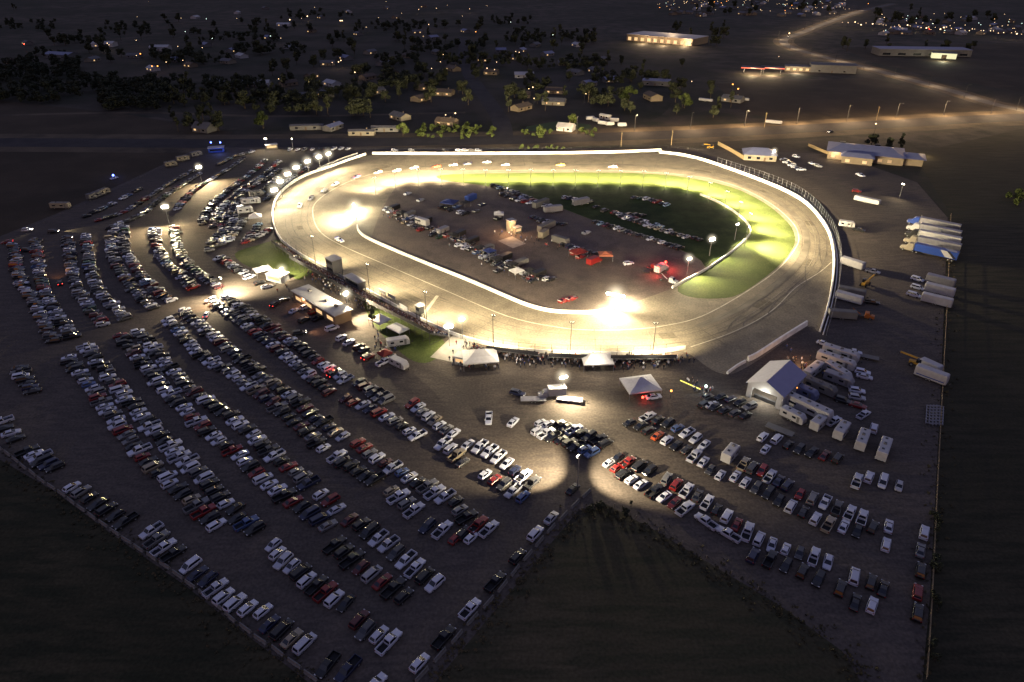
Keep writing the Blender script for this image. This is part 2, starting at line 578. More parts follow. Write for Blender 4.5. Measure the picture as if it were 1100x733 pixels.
SEAM = mat("dark_asphalt_seam", (0.088, 0.077, 0.063), 0.85, noise=0.4, scale=0.2)
PATCH = ground_mat("patched_asphalt", [(0.088, 0.076, 0.060), (0.070, 0.061, 0.049), (0.105, 0.09, 0.07)], [0.2, 0.6])
in_p, mid_p = gpath(inner_line, 5, True), gpath([(318, 231), (324, 215), (347, 200), (380, 187), (420, 178.5), (500, 175.5), (640, 174.5), (735, 179.5), (800, 195.5), (845, 217), (870, 241), (876, 262), (870, 284), (845, 309), (800, 341), (752, 361), (700, 368), (640, 369), (580, 365), (530, 354), (470, 329), (410, 301), (360, 277), (330, 259), (319, 245)], 5, True)
mid_p = mid_p + mid_p[:1]
for k, off in enumerate((-5.2, -2.4, 1.6, 4.4)):
    q = []
    for i, p in enumerate(mid_p):
        d = (mid_p[min(i + 1, len(mid_p) - 1)] - mid_p[max(i - 1, 0)]).normalized()
        q.append(p + Vector((-d.y, d.x, 0)) * off)
    ribbon("asphalt_seam", q, 0.22 if k % 2 else 0.35, 0.074 + .002 * k, SEAM)
for i, (p, a) in enumerate(along(mid_p, 19)):
    n_ = Vector((-math.sin(a), math.cos(a), 0))
    j_ = rng.uniform(-2, 2)
    ribbon("asphalt_seam", [p + n_ * (-8.2 + j_), p + n_ * (7.2 + j_)], rng.uniform(.18, .4), 0.0835 + .0001 * i, SEAM)
for i, (p, a) in enumerate(along(mid_p, 47, 12)):
    n_ = Vector((-math.sin(a), math.cos(a), 0))
    d_ = Vector((math.cos(a), math.sin(a), 0))
    o_ = p + n_ * rng.uniform(-5, 4)
    ribbon("asphalt_patch", [o_, o_ + d_ * rng.uniform(4, 11)], rng.uniform(2.2, 4), 0.0655 + .0001 * i, PATCH)
SKID = mat("tyre_skid_mark", (0.078, 0.069, 0.058), 0.8, noise=0.5, scale=0.3)
for i in range(26):
    p, a = along(mid_p, path_len(mid_p) / 400)[rng.randrange(399)]
    n_ = Vector((-math.sin(a), math.cos(a), 0))
    d_ = Vector((math.cos(a), math.sin(a), 0))
    o_ = p + n_ * rng.uniform(-6, 3)
    L_ = rng.uniform(8, 26)
    c_ = rng.uniform(.8, 3.2)
    ribbon("skid_mark", [o_ + d_ * (L_ * u) + n_ * (c_ * u * u) for u in (0, .25, .5, .75, 1)], rng.uniform(.25, .45), 0.088 + .0003 * i, SKID)
ribbon("start_line", [G(470, 318, 0), G(452, 342, 0)], 1.2, 0.09, LINE_W)


# ------------------------------------------------------------------ walls and fences
def wall(name, label, px, h, t, m, n=6, cat="wall"):
    p = gpath(px, n)
    o = obj(name, wall_mb(p, h, t).mesh(name, m))
    tag(o, label, cat)
    return p, o


wall("track_wall", "long white concrete wall along the straight far side of the track", [(400, 166), (500, 166.2), (600, 165.5), (660, 164.5), (710, 162.5)], 1.5, 0.5, M["white_wall"])
wall("track_wall", "white concrete wall curving around the right turn of the track", [(708, 164.5), (735, 168), (762, 175), (820, 196), (861, 216), (885.5, 242.5), (894.5, 268), (895, 296), (889.5, 328), (880.5, 357)], 1.5, 0.5, M["white_wall"])
wall("outer_rail", "outer white rail just outside the right turn wall", [(818, 194.2), (861, 213.5), (887, 241.5), (897.5, 268), (898.5, 297), (893, 329), (884, 360)], 1.0, 0.25, M["white_wall"])
wall("track_wall", "white wall around the left turn beneath the floodlight row", [(393, 166.5), (374, 173), (355, 180), (328, 189.5), (310, 200.5), (297.5, 213.5), (292.8, 229), (295.5, 246), (302.5, 259)], 1.3, 0.45, M["white_wall"])
wall("retaining_rail", "short white rail outside the left turn near the far straight", [(384, 166), (368, 171.5), (352, 178), (341, 183)], 1.0, 0.3, M["white_wall"])
front_path, _ = wall("track_wall", "white wall between the front straight and the grandstand crowd", [(303, 259.5), (317, 270.5), (344, 286.5), (379, 304.5), (419, 326.5), (459, 347.5), (490, 361), (520, 370), (560, 377), (600, 380), (650, 381), (700, 380), (736, 375)], 1.1, 0.4, M["white_wall"])
pit_path, _ = wall("pit_wall", "white pit wall separating the bright front straight from the pits", front_in, 1.25, 0.55, M["white_wall"])
wall("pit_exit_wall", "thick white wall beside the gabled white building at the track exit", [(866, 349.5), (838, 367), (812, 384), (803, 388)], 1.7, 0.7, M["white_wall"], 2)
wall("pit_exit_wall", "low stepped end of the white track exit wall", [(800.5, 389.5), (792, 394), (781, 402)], 0.9, 0.5, M["white_wall"], 2)
wall("infield_wall", "low white wall curving around the dark infield grass", [(722, 310), (731, 305), (759, 290), (785, 272), (801, 258), (806, 249), (800, 238), (785, 226), (769, 217), (752, 210)], 1.0, 0.4, M["white_wall"])


def fence(name, label, px, h, step, m_post, rails, cat="fence", r=0.06, m_rail=None):
    p = gpath(px, 6)
    t = thing(name, label, cat, p[0])
    mb = MB()
    mb.cyl((0, 0, 0), (0, 0, h), r, n=6)
    me = mb.mesh("post", m_post)
    for q, a in along(p, step):
        obj("post", me, t, q - p[0])
    for z, rr in rails:
        mb = MB()
        for i in range(len(p) - 1):
            a, b = p[i] - p[0], p[i + 1] - p[0]
            mb.cyl((a.x, a.y, z), (b.x, b.y, z), rr, n=4, cap=False)
        part("rail", mb, m_rail or m_post, t)
    return t


fence("catch_fence", "tall catch fence of pale posts outside the right turn", [(770, 177), (830, 197), (864, 214), (889, 241), (900, 268), (901, 298), (896, 330), (887, 362)], 4.2, 3.4, M["alu"], [(1.5, 0.03), (2.8, 0.03), (4.1, 0.04)])
fence("catch_fence", "thin catch fence of grey posts in front of the grandstand crowd", [(304, 261), (318, 272), (344, 288), (379, 306.5), (419, 328.5), (459, 349.5), (490, 363), (520, 372), (560, 379), (620, 382), (700, 382), (730, 378)], 3.6, 5.0, M["dark_steel"], [(1.5, 0.02), (2.5, 0.02), (3.5, 0.03)])
fence("lot_fence", "tan rail fence along the right side of the gravel lot", [(1021, 232), (1017, 320), (1011.5, 420), (1006, 520), (1000, 640), (994, 732)], 1.3, 6.0, M["wood"], [(0.6, 0.05), (1.2, 0.06)])
fence("field_fence", "line of pale posts with wires above the dark centre field", [(660, 545), (698, 566), (723, 580), (746, 593), (772, 609), (799, 625), (840, 650)], 1.1, 5.6, M["wall_cream"], [(0.5, 0.015), (0.95, 0.015)], r=0.10, m_rail=M["dark_steel"])
fence("road_fence", "dark fence between the highway and the far straight", [(300, 161), (420, 162.5), (560, 162), (700, 159.5), (760, 163)], 1.8, 6.0, M["dark_steel"], [(0.9, 0.03), (1.7, 0.03)])
fence("rope_line", "rope line of posts along the upper left edge of the lot", [(2, 256), (40, 243), (88, 222), (128, 203), (165, 185), (196, 169)], 1.0, 5.0, M["wall_grey"], [(0.9, 0.03)])


def timber_fence(label, px, h):
    p = gpath(px, 3)
    t = thing("timber_fence", label, "fence", p[0])
    part("board_panel", wall_mb([q - p[0] for q in p], h, 0.12, 0.05), M["wood"], t)
    mb = MB()
    mb.box(0, 0, 0, 0.18, 0.18, h + 0.15)
    me = mb.mesh("post", M["wood"])
    for q, a in along(p, 3.0):
        obj("post", me, t, q - p[0])


timber_fence("tan timber fence slanting beside the blue roofed building", [(771, 156), (786, 164), (799, 172)], 2.2)
timber_fence("pale timber fence along the yard of the blue brick hall", [(868, 157), (884, 164), (915, 176)], 1.6)

# concrete barrier blocks along the lot edges, each one a thing
bm_ = MB()
prof = [(-0.30, 0), (0.30, 0), (0.30, 0.12), (0.14, 0.42), (0.10, 0.8), (-0.10, 0.8), (-0.14, 0.42), (-0.30, 0.12)]
bm_.loft([[(-1.55, y, z) for y, z in prof], [(1.55, y, z) for y, z in prof]])
BAR_ME = bm_.mesh("barrier_block", M["barrier"])
NUM = ["first", "second", "third", "fourth", "fifth", "sixth", "seventh", "eighth", "ninth", "tenth", "eleventh", "twelfth", "thirteenth", "fourteenth", "fifteenth", "sixteenth", "seventeenth", "eighteenth", "nineteenth", "twentieth"]


def nth(i):
    if i < 20:
        return NUM[i]
    k = i + 1
    suf = "th" if 10 <= k % 100 <= 20 else {1: "st", 2: "nd", 3: "rd"}.get(k % 10, "th")
    return "%d%s" % (k, suf)


def barrier_row(px, step, desc, group):
    for i, (q, a) in enumerate(along(gpath(px, 4), step)):
        o = obj("concrete_barrier", BAR_ME, None, q + Vector((rng.uniform(-.1, .1), rng.uniform(-.1, .1), 0)), a + R(rng.uniform(-3, 3)))
        tag(o, "grey concrete barrier block, %s %s" % (nth(i), desc), "barrier", group)


barrier_row([(0, 481), (40, 512.5), (80, 541), (120, 570), (160, 597), (192, 619), (224, 644), (256, 671), (304, 704), (340, 731)], 4.3, "from the left end along the dark left field", "barriers beside the left field")
barrier_row([(630, 531), (602, 558), (572, 592), (545, 624), (524, 648), (487, 689), (448, 731)], 4.6, "from the top beside the centre field", "barriers beside the centre field")


def tufts(name, label, px_poly, n, size, m, seed, edge=None):
    """scattered weeds and grass tufts nobody could count, one object"""
    r = random.Random(seed)
    mb = MB()
    pts = []
    if edge:
        path = gpath(edge, 4)
        Lp = path_len(path)
        for q, a in along(path, Lp / n):
            pts.append(q + Vector((r.gauss(0, 1.6), r.gauss(0, 1.6), 0)))
    else:
        tri = [G(*p) for p in px_poly]
        x0, x1 = min(p.x for p in tri), max(p.x for p in tri)
        y0, y1 = min(p.y for p in tri), max(p.y for p in tri)
        while len(pts) < n:
            x, y = r.uniform(x0, x1), r.uniform(y0, y1)
            ins = False
            for i in range(len(tri)):
                a, b = tri[i], tri[i - 1]
                if (a.y > y) != (b.y > y) and x < (b.x - a.x) * (y - a.y) / (b.y - a.y) + a.x:
                    ins = not ins
            if ins:
                pts.append(Vector((x, y, 0)))
    for p in pts:
        s = size * r.uniform(.4, 1.5)
        for k in range(4):
            a = r.uniform(0, 6.28)
            d = Vector((math.cos(a), math.sin(a), 0))
            e = Vector((-d.y, d.x, 0))
            b = p + d * r.uniform(0, .5) * s
            mb.face([b - e * s * .35, b + e * s * .35, b + e * s * .25 + d * s * .5 + Vector((0, 0, s * r.uniform(.3, .7))), b - e * s * .2 + d * s * .45 + Vector((0, 0, s * r.uniform(.3, .6)))])
    o = obj(name, mb.mesh(name, m))
    return tag(o, label, "weeds", kind="stuff")


WEED = leaf_mat("dry_weeds", (0.026, 0.024, 0.012), (0.085, 0.066, 0.034))
tufts("weeds", "dry weeds along the barriers of the left field", None, 500, .42, WEED, 31, edge=[(0, 487), (40, 518), (80, 547), (120, 577), (160, 604), (192, 627), (224, 652), (256, 679), (304, 712), (345, 745)])
tufts("weeds", "dry weeds along the barriers of the centre field", None, 330, .45, WEED, 32, edge=[(632, 545), (606, 568), (577, 602), (551, 634), (530, 658), (494, 698), (455, 738)])
tufts("weeds", "dry weeds along the fence of the centre field", None, 380, .45, WEED, 33, edge=[(640, 546), (700, 573), (770, 614), (840, 656), (905, 705), (940, 740)])
tufts("weeds", "dry weeds along the right lot fence", None, 380, .45, WEED, 34, edge=[(1023, 240), (1016, 330), (1012, 430), (1006, 530), (1001, 640), (996, 735)])

# ------------------------------------------------------------------ vehicles
PAL = {"w": ((0.40, 0.415, 0.50), "white"), "s": ((0.24, 0.245, 0.28), "silver"), "g": ((0.13, 0.13, 0.14), "grey"), "d": ((0.045, 0.045, 0.05), "dark grey"), "k": ((0.010, 0.010, 0.012), "black"),
       "r": ((0.16, 0.011, 0.011), "red"), "m": ((0.065, 0.008, 0.011), "maroon"), "b": ((0.045, 0.08, 0.20), "blue"), "n": ((0.012, 0.016, 0.045), "navy"), "o": ((0.34, 0.06, 0.015), "orange"), "t": ((0.22, 0.185, 0.135), "tan"), "e": ((0.012, 0.045, 0.022), "dark green"), "l": ((0.16, 0.24, 0.34), "light blue"), "y": ((0.26, 0.20, 0.07), "gold")}


def ring(x, w, zb, zt):
    return [(x, -w * .9, zb), (x, -w, zb + .14), (x, -w, zt - .16), (x, -w * .86, zt), (x, w * .86, zt), (x, w, zt - .16), (x, w, zb + .14), (x, w * .9, zb)]


def lerp(a, b, t):
    return tuple(a[i] + (b[i] - a[i]) * t for i in range(3))


def panel(mb, c0, c1, c2, c3, ins, off):
    """inset quad c0-c1 bottom, c3-c2 top pushed out by off"""
    cc = [Vector(c) for c in (c0, c1, c2, c3)]
    n = (cc[1] - cc[0]).cross(cc[3] - cc[0]).normalized()
    u = ins
    q = []
    for s, t in ((u, u * .9), (1 - u, u * .9), (1 - u, 1 - u * 1.1), (u, 1 - u * 1.1)):
        a = cc[0].lerp(cc[1], s)
        b = cc[3].lerp(cc[2], s)
        q.append(a.lerp(b, t) + n * off)
    mb.face(q)


def car_model(kind):
    """returns dict part -> list of (part name, MB, material key)"""
    body = MB()
    if kind == "sedan":
        L, W = 4.75, 0.92
        st = [(-2.38, .72, .40, .80), (-2.28, .86, .28, .94), (-1.6, .91, .2, .99), (0, .92, .18, .98), (1.1, .92, .2, .96), (1.9, .88, .22, .84), (2.28, .80, .28, .74), (2.38, .66, .38, .64)]
        cb, ct, zr, hb, ht = (-1.85, 1.15), (-1.05, .22), 1.44, .80, .60
        wb = 1.40
    elif kind == "suv":
        L, W = 4.75, 0.96
        st = [(-2.38, .78, .45, 1.0), (-2.3, .92, .32, 1.12), (-1.6, .95, .25, 1.13), (0, .96, .24, 1.12), (1.0, .95, .25, 1.10), (1.9, .91, .28, 1.0), (2.28, .84, .34, .9), (2.38, .70, .45, .78)]
        cb, ct, zr, hb, ht = (-2.26, 1.10), (-2.0, .30), 1.74, .86, .70
        wb = 1.42
    elif kind == "hatchback":
        L, W = 4.2, 0.89
        st = [(-2.1, .74, .42, .86), (-2.02, .86, .3, .98), (-1.4, .88, .2, 1.0), (0, .89, .18, .99), (1.0, .88, .2, .95), (1.65, .85, .22, .86), (2.02, .77, .3, .76), (2.1, .64, .4, .66)]
        cb, ct, zr, hb, ht = (-1.98, 1.05), (-1.55, .15), 1.50, .79, .62
        wb = 1.28
    elif kind == "minivan":
        L, W = 5.1, 0.98
        st = [(-2.55, .82, .42, 1.0), (-2.48, .95, .3, 1.08), (-1.6, .98, .22, 1.08), (0, .98, .2, 1.08), (1.3, .96, .22, 1.05), (2.0, .92, .25, .94), (2.45, .84, .3, .84), (2.55, .70, .4, .72)]
        cb, ct, zr, hb, ht = (-2.45, 1.75), (-2.2, .75), 1.76, .88, .74
        wb = 1.52
    else:  # pickup
        L, W = 5.8, 1.0
        st = [(-.72, 1.0, .3, 1.14), (.6, 1.0, .3, 1.14), (1.5, .99, .3, 1.14), (2.4, .95, .32, 1.06), (2.8, .90, .4, .98), (2.9, .78, .5, .86)]
        cb, ct, zr, hb, ht = (-.70, 1.50), (-.52, .80), 1.84, .90, .74
        wb = 1.80
    body.loft([ring(*s) for s in st])
    zb = (1.10 if kind == "pickup" else 1.08 if kind == "suv" else 1.04 if kind == "minivan" else .94)
    B = [(cb[0], -hb, zb), (cb[1], -hb, zb), (cb[1], hb, zb), (cb[0], hb, zb)]
    T = [(ct[0], -ht, zr - .05), (ct[1], -ht, zr - .05), (ct[1], ht, zr - .05), (ct[0], ht, zr - .05)]
    body.hexa(B, T)
    t2 = [(ct[0] + .12, -ht + .12, zr), (ct[1] - .1, -ht + .12, zr), (ct[1] - .1, ht - .12, zr), (ct[0] + .12, ht - .12, zr)]
    body.hexa(T, t2)
    trim = MB()
    if kind == "pickup":
        for s in (-1, 1):
            body.box(-1.8, s * .93, .42, 2.16, .14, .74)
        body.box(-2.86, 0, .45, .1, 1.9, .70)
        body.box(-2.93, 0, .42, .14, 1.8, .2)
        trim.box(-1.78, 0, .5, 2.12, 1.74, .12)
    parts = []
    fw = MB(); panel(fw, B[1], B[2], T[2], T[1], .05, .012)
    rw = MB(); panel(rw, B[3], B[0], T[0], T[3], .08, .012)
    parts.append(("body", body, "paint"))
    if trim.f:
        parts.append(("truck_bed", trim, "liner"))
    parts.append(("windshield", fw, "glass"))
    parts.append(("rear_window", rw, "glass"))
    for s in (0, 1):
        sw = MB()
        if s == 0:
            panel(sw, B[0], B[1], T[1], T[0], .08, .012)
        else:
            panel(sw, B[2], B[3], T[3], T[2], .08, .012)
        parts.append(("side_window", sw, "glass"))
    rw_ = .39 if kind == "pickup" else .36 if kind == "suv" else .32
    for x in (-wb, wb):
        for y in (-1, 1):
            w = MB()
            w.cyl((x, y * (W - .20), rw_), (x, y * (W + .01), rw_), rw_, n=10)
            w.cyl((x, y * (W + .005), rw_), (x, y * (W + .02), rw_), rw_ * .58, n=8, mi=1)
            parts.append(("wheel", w, "tyre"))
    xf = L / 2 - (.08 if kind != "pickup" else .02)
    zh = {"sedan": .60, "suv": .78, "hatchback": .62, "minivan": .70, "pickup": .84}[kind]
    for y in (-1, 1):
        h = MB(); h.box(xf - .10, y * (W - .30), zh, .24, .36, .14)
        parts.append(("headlight", h, "headlens"))
        t = MB()
        if kind == "pickup":
            t.box(-2.915, y * (W - .12), .72, .06, .16, .32)
        else:
            t.box(-L / 2 + .06, y * (W - .24), {"sedan": .70, "suv": .88, "hatchback": .74, "minivan": .84}[kind], .16, .3, .16)
        parts.append(("taillight", t, "taillens"))
    return parts


CAR = {}
for k in ("sedan", "suv", "hatchback", "minivan", "pickup"):
    pl = car_model(k)
    meshes = [(n, mb.mesh("%s_%s" % (k, n), [M[m]] if n != "wheel" else [M["tyre"], M["steel"]])) for n, mb, m in pl]
    one = MB()
    idx = {"paint": 0, "glass": 1, "tyre": 2, "headlens": 3, "taillens": 4, "liner": 5}
    for n, mb, m in pl:
        one.add(mb, idx[m])
    CAR[k] = (meshes, one.mesh(k, [M["paint"], M["glass"], M["tyre"], M["headlens"], M["taillens"], M["liner"]]))
KNAME = {"sedan": ("parked_sedan", "sedan", "car"), "suv": ("parked_suv", "SUV", "SUV"), "hatchback": ("parked_hatchback", "hatchback", "car"), "minivan": ("parked_minivan", "minivan", "minivan"), "pickup": ("pickup_truck", "pickup truck", "pickup truck")}
N_CARS = {k: 0 for k in CAR}
PLACED = []


def place_car(kind, col, pos, rz, label, group, detailed, lit=None):
    c = (*PAL[col][0], 1)
    N_CARS[kind] += 1
    nm, _, cat = KNAME[kind]
    if detailed or lit:
        t = thing(nm, label, cat, pos, rz, group)
        for n, me in CAR[kind][0]:
            o = obj(n, me, t)
            if n == "body":
                o.color = c
            if lit == "tail" and n == "taillight":
                o.material_slots[0].link = "OBJECT"
                o.material_slots[0].material = M["tail_on"]
            if lit == "head" and n == "headlight":
                o.material_slots[0].link = "OBJECT"
                o.material_slots[0].material = M["head_on"]
    else:
        t = obj(nm, CAR[kind][1], None, pos, rz)
        t.color = c
        tag(t, label, cat, group)
    k_ = 0.91 * rng.uniform(.95, 1.05)
    t.scale = (k_ * rng.uniform(.96, 1.04), k_, k_ * rng.uniform(.95, 1.06))
    return t


def pick_kind(ch):
    if ch.isupper():
        return "pickup"
    return rng.choices(["sedan", "suv", "hatchback", "minivan", "pickup"], [26, 23, 20, 12, 15])[0]


def rand_col():
    return rng.choices("wsgdkrmbntely", [19, 9, 11, 14, 28, 4, 4, 1.5, 5, 2, 2, 2, 1])[0]


def car_row(desc, pts, hv, s=None, spacing=2.95, group=None, fill=True, gap=0.0, start="upper"):
    path = smooth([G(px, py, 0.75) for px, py in pts], 6)
    L = path_len(path)
    n = max(2, int(round(L / spacing)) + 1)
    if s:
        n = max(n, len(s)) if fill else len(s)
    cols = [None] * n
    if s:
        for i, ch in enumerate(s):
            j = int(round(i * (n - 1) / max(1, len(s) - 1)))
            cols[j] = ch
        for i in range(n):
            if cols[i] is None:
                cols[i] = rng.choice("kkdkgdkn")
    else:
        cols = [rand_col() for _ in range(n)]
    step = L / (n - 1)
    pp = along(path + [path[-1] + (path[-1] - path[-2]) * 0.01], step * 0.9999)
    hv0, hv1 = hv if isinstance(hv[0], (tuple, list)) else (hv, hv)
    for i in range(min(n, len(pp))):
        q, _ = pp[i]
        t = i / max(1, n - 1)
        if gap and not s and rng.random() < gap:
            continue
        x = pts[0][0] + (pts[-1][0] - pts[0][0]) * t
        y = pts[0][1] + (pts[-1][1] - pts[0][1]) * t
        a = heading(x, y, hv0[0] + (hv1[0] - hv0[0]) * t, hv0[1] + (hv1[1] - hv0[1]) * t)
        a += R(rng.gauss(0, 2.2))
        if rng.random() < 0.35:
            a += math.pi
        ch = cols[i]
        kind = pick_kind(ch)
        col = ch.lower()
        j = Vector((rng.gauss(0, .12), rng.gauss(0, .25), 0))
        pos = Vector((q.x, q.y, 0.0)) + Vector((math.cos(a) * j.y, math.sin(a) * j.y, 0))
        lab = "%s %s, %s down, %s" % (PAL[col][1], KNAME[kind][1], nth(i), desc)
        place_car(kind, col, pos, a, lab, group, y > 415)


g1, g2, g3, g4 = "cars in the curved upper left rows", "cars in the lower left double rows", "cars in the right hand lot", "cars by the left barrier"
# curved upper left rows
car_row("the leftmost double row, left column", [(14, 262), (22, 300), (38, 328), (56, 366)], ((14, 0), (15, -2)), group=g1)
car_row("the leftmost double row, right column", [(38, 258), (42, 292), (56, 330), (79, 361)], ((14, 0), (15, -3)), group=g1)
car_row("the second curved double row, left column", [(72, 254), (78, 292), (86, 316), (111, 348)], ((14, -1), (15, -3)), group=g1)
car_row("the second curved double row, right column", [(92, 252), (97, 290), (109, 316), (136, 341)], ((14, -1), (15, -4)), group=g1)
car_row("the third curved double row, left column", [(122, 243), (119, 265), (128, 289), (147, 313), (165, 330)], ((13, -1), (15, -5)), group=g1)
car_row("the third curved double row, right column", [(133, 243), (134, 268), (146, 287), (163, 308), (184, 322)], ((13, -1), (15, -5)), group=g1)
car_row("the bright lamp pole double row, left column", [(166, 246), (170, 266), (181, 284), (208, 308)], ((13, -1), (14, -5)), group=g1)
car_row("the bright lamp pole double row, right column", [(187, 243), (190, 262), (202, 283), (234, 308)], ((13, -1), (14, -5)), group=g1)
car_row("the lone cluster at the left edge", [(20, 395), (27, 408), (34, 420)], (15, -3), "kwkkk", group=g1)
# strips running up to the top left
car_row("the strip beside the upper left edge", [(106, 236), (134, 227), (160, 211), (184, 196), (206, 184)], ((11, -3), (9, -4)), group=g1)
car_row("the second strip inside the upper left edge", [(128, 240), (150, 231), (172, 214), (192, 201), (214, 187)], ((11, -3), (9, -4)), group=g1)
car_row("the strip left of the far lamp pole", [(190, 224), (206, 206), (226, 193), (246, 181), (262, 170)], ((10, -3), (9, -4)), group=g1)
car_row("the outer strip beside the brown lane", [(216, 240), (222, 226), (236, 211), (254, 197), (272, 184), (284, 172)], ((10, -2), (9, -3)), group=g1)
car_row("the inner strip beside the brown lane", [(229, 243), (235, 226), (248, 213), (266, 199), (284, 187), (298, 174)], ((10, -2), (9, -3)), group=g1)
car_row("the short column left of the tents", [(226, 268), (230, 256), (238, 247), (243, 232), (252, 221)], ((10, -2), (10, -3)), gap=.2, group=g1)
car_row("the column outside the left turn", [(246, 258), (256, 244), (262, 236)], (11, -3), group=g1)
car_row("the second column outside the left turn", [(262, 260), (272, 249), (277, 241)], (11, -3), group=g1)
car_row("the strip just outside the floodlights", [(281, 206), (292, 196), (308, 185), (326, 174), (340, 166)], ((9, -2), (9, -3)), gap=.25, group=g1)
car_row("the strip above the white peaked tent", [(252, 219), (262, 206), (280, 195), (300, 182)], ((10, -2), (9, -3)), group=g1)
car_row("the second strip above the white peaked tent", [(286, 214), (296, 204), (310, 193), (330, 180)], ((9, -2), (9, -3)), gap=.15, group=g1)
car_row("the strip left of the lit camper", [(238, 262), (246, 246), (252, 232), (258, 222)], ((10, -2), (10, -3)), group=g1)
car_row("the short strip under the white peaked tent", [(268, 258), (280, 252), (288, 246)], (11, -3), group=g1)
car_row("the outermost strip at the upper left edge", [(92, 232), (122, 218), (150, 203)], ((11, -3), (9, -4)), gap=.25, group=g1)
car_row("the far strip beside the entry stand", [(236, 176), (252, 168), (270, 163)], (9, -3), group=g1)
car_row("the row beside the lit lawn", [(236, 277), (250, 285), (268, 297)], (11, -4), "wrwww", group=g1)
car_row("the row parked at the highway edge", [(312, 160.5), (345, 160), (374, 159.5)], (8, -4), "wwgwkwww", spacing=4.5, group=g1)
# lower left
car_row("the lower double row by the barrier, left column", [(72, 384), (106, 425), (147, 484), (187, 520), (233, 563)], ((17, -4), (20, -11)), "wkkwkwbwrgwwwwrggwrktwwkktrkw", group=g2)
car_row("the lower double row by the barrier, right column", [(92, 372), (128, 417), (171, 468), (214, 508), (272, 569)], ((17, -4), (20, -11)), "wwkwkkgwrwwwkwwkwwkwwWwwwkkkwkbk", group=g2)
car_row("the second lower double row, left column", [(128, 360), (160, 398), (193, 434), (220, 460), (262, 494), (300, 528), (352, 564)], ((17, -4), (19, -11)), "rkkktmwkkwkwkwwkkwwrwrkwwkrwwrwwwkrknng", group=g2)
car_row("the second lower double row, right column", [(147, 356), (178, 389), (206, 419), (246, 445), (285, 480), (332, 519)], ((17, -4), (18, -10)), "wkkwwkwwwgggmwkkkwwwwkwkrgn", group=g2)
car_row("the three car group ending the second lower double row", [(344, 531), (355, 537), (362, 546)], (17, -11), "wrw", group=g2, fill=False)
car_row("the third lower double row, left column", [(181, 343), (216, 381), (255, 405), (294, 433), (347, 481)], ((16, -5), (18, -9)), "wwbwkwwwkwwgwwwtmmgkkmkkw", group=g2)
car_row("the third lower double row, right column", [(197, 333), (230, 362), (289, 409), (367, 469)], ((16, -5), (17, -9)), "wkkwwwwmgkkkkgtkwkmkktw", group=g2)
car_row("the dark group in the third lower row", [(362, 490), (380, 503), (402, 515)], (18, -11), "WkkkkK", group=g2)
car_row("the four car group in mid lot", [(421, 526), (430, 532), (446, 547)], (17, -11), "twgW", group=g2, fill=False)
car_row("the long group beside the red cars", [(385, 475), (414, 498), (450, 517), (478, 533), (502, 555)], ((16, -9), (18, -12)), "rrgwmwbwkgWWkgK", group=g2)
car_row("the fourth lower double row, left column", [(227, 322), (280, 360), (353, 421)], ((16, -5), (16, -8)), "wwkwggkwrnnwmwwwgwkkm", group=g2)
car_row("the fourth lower double row, right column", [(243, 319), (283, 345), (341, 386), (370, 408)], ((16, -5), (16, -8)), "wkwkkwkkmmmwkkkrwwww", group=g2)
car_row("the maroon group near the grandstand", [(371, 428), (409, 444), (447, 468)], (16, -8), "mrwnrwgkwW", group=g2)
car_row("the dark group below the grandstand lawn", [(386, 411), (400, 419), (416, 429)], (16, -7), "kmgkgg", group=g2)
car_row("the column facing the open apron", [(443, 433), (465, 451), (487, 465)], ((14, -9), (14, -11)), "rwgwtwgw", group=g2)
car_row("the four car group beside a light pole rail", [(476, 476), (483, 482), (497, 496)], (13, -10), "WwTd", group=g2, fill=False)
car_row("the pickup row beside the lit junction", [(505, 475), (537, 492), (572, 518)], ((13, -12), (14, -13)), "wWWWwnWD", group=g2, fill=False)
car_row("the row just left of the lit junction", [(521, 509), (538, 520), (562, 533)], (13, -12), "wrdWb", group=g2, fill=False)
car_row("the pair near mid lot", [(459, 565), (476, 568)], (15, -14), "nW", group=g2, fill=False)
car_row("the slanting group below the junction", [(489, 578), (498, 572), (506, 577)], (13, -14), "rkw", group=g2, fill=False)
car_row("the pair next to the slanting group", [(515, 562), (524, 569)], (15, -14), "RW", group=g2, fill=False)
car_row("the pickup group at bottom centre", [(388, 563), (403, 575), (434, 600), (468, 626)], ((17, -13), (15, -16)), "kkWWWWkw", group=g2)
car_row("the lower line of the bottom centre group", [(361, 584), (384, 605), (411, 625), (434, 640)], ((17, -12), (15, -15)), "kkkmsrkk", group=g2)
car_row("the ten car group above the left barrier", [(292, 586), (314, 609), (341, 629), (370, 649)], ((17, -14), (15, -15)), "wwwwkwkrwk", group=g2)
car_row("the four car group near the bottom edge", [(385, 666), (395, 674), (419, 688)], (14, -15), "mdww", group=g2, fill=False)
# along the left barrier
car_row("the barrier row at the left edge", [(0, 453), (8, 465), (16, 471)], (18, -6), "wkwk", group=g4, fill=False)
car_row("the barrier row's second group", [(30, 484), (45, 493), (60, 501)], (18, -8), "kwwknk", group=g4, fill=False)
car_row("the barrier row's third group", [(78, 522), (106, 541), (134, 560)], (18, -11), "wgkkkkk", group=g4, fill=False)
car_row("the barrier row's fourth group", [(162, 570), (174, 585), (186, 595)], (19, -12), "WgWK", group=g4, fill=False)
car_row("the barrier row's long white group", [(204, 607), (228, 630), (252, 647), (281, 657)], ((18, -14), (18, -15)), "wnnWwwww", group=g4, fill=False)
car_row("the barrier row's fifth group", [(289, 670), (300, 677), (312, 688), (326, 692)], (16, -15), "nktw", group=g4, fill=False)
car_row("the barrier row's last pair", [(352, 714), (371, 722)], (16, -17), "kn", group=g4, fill=False)
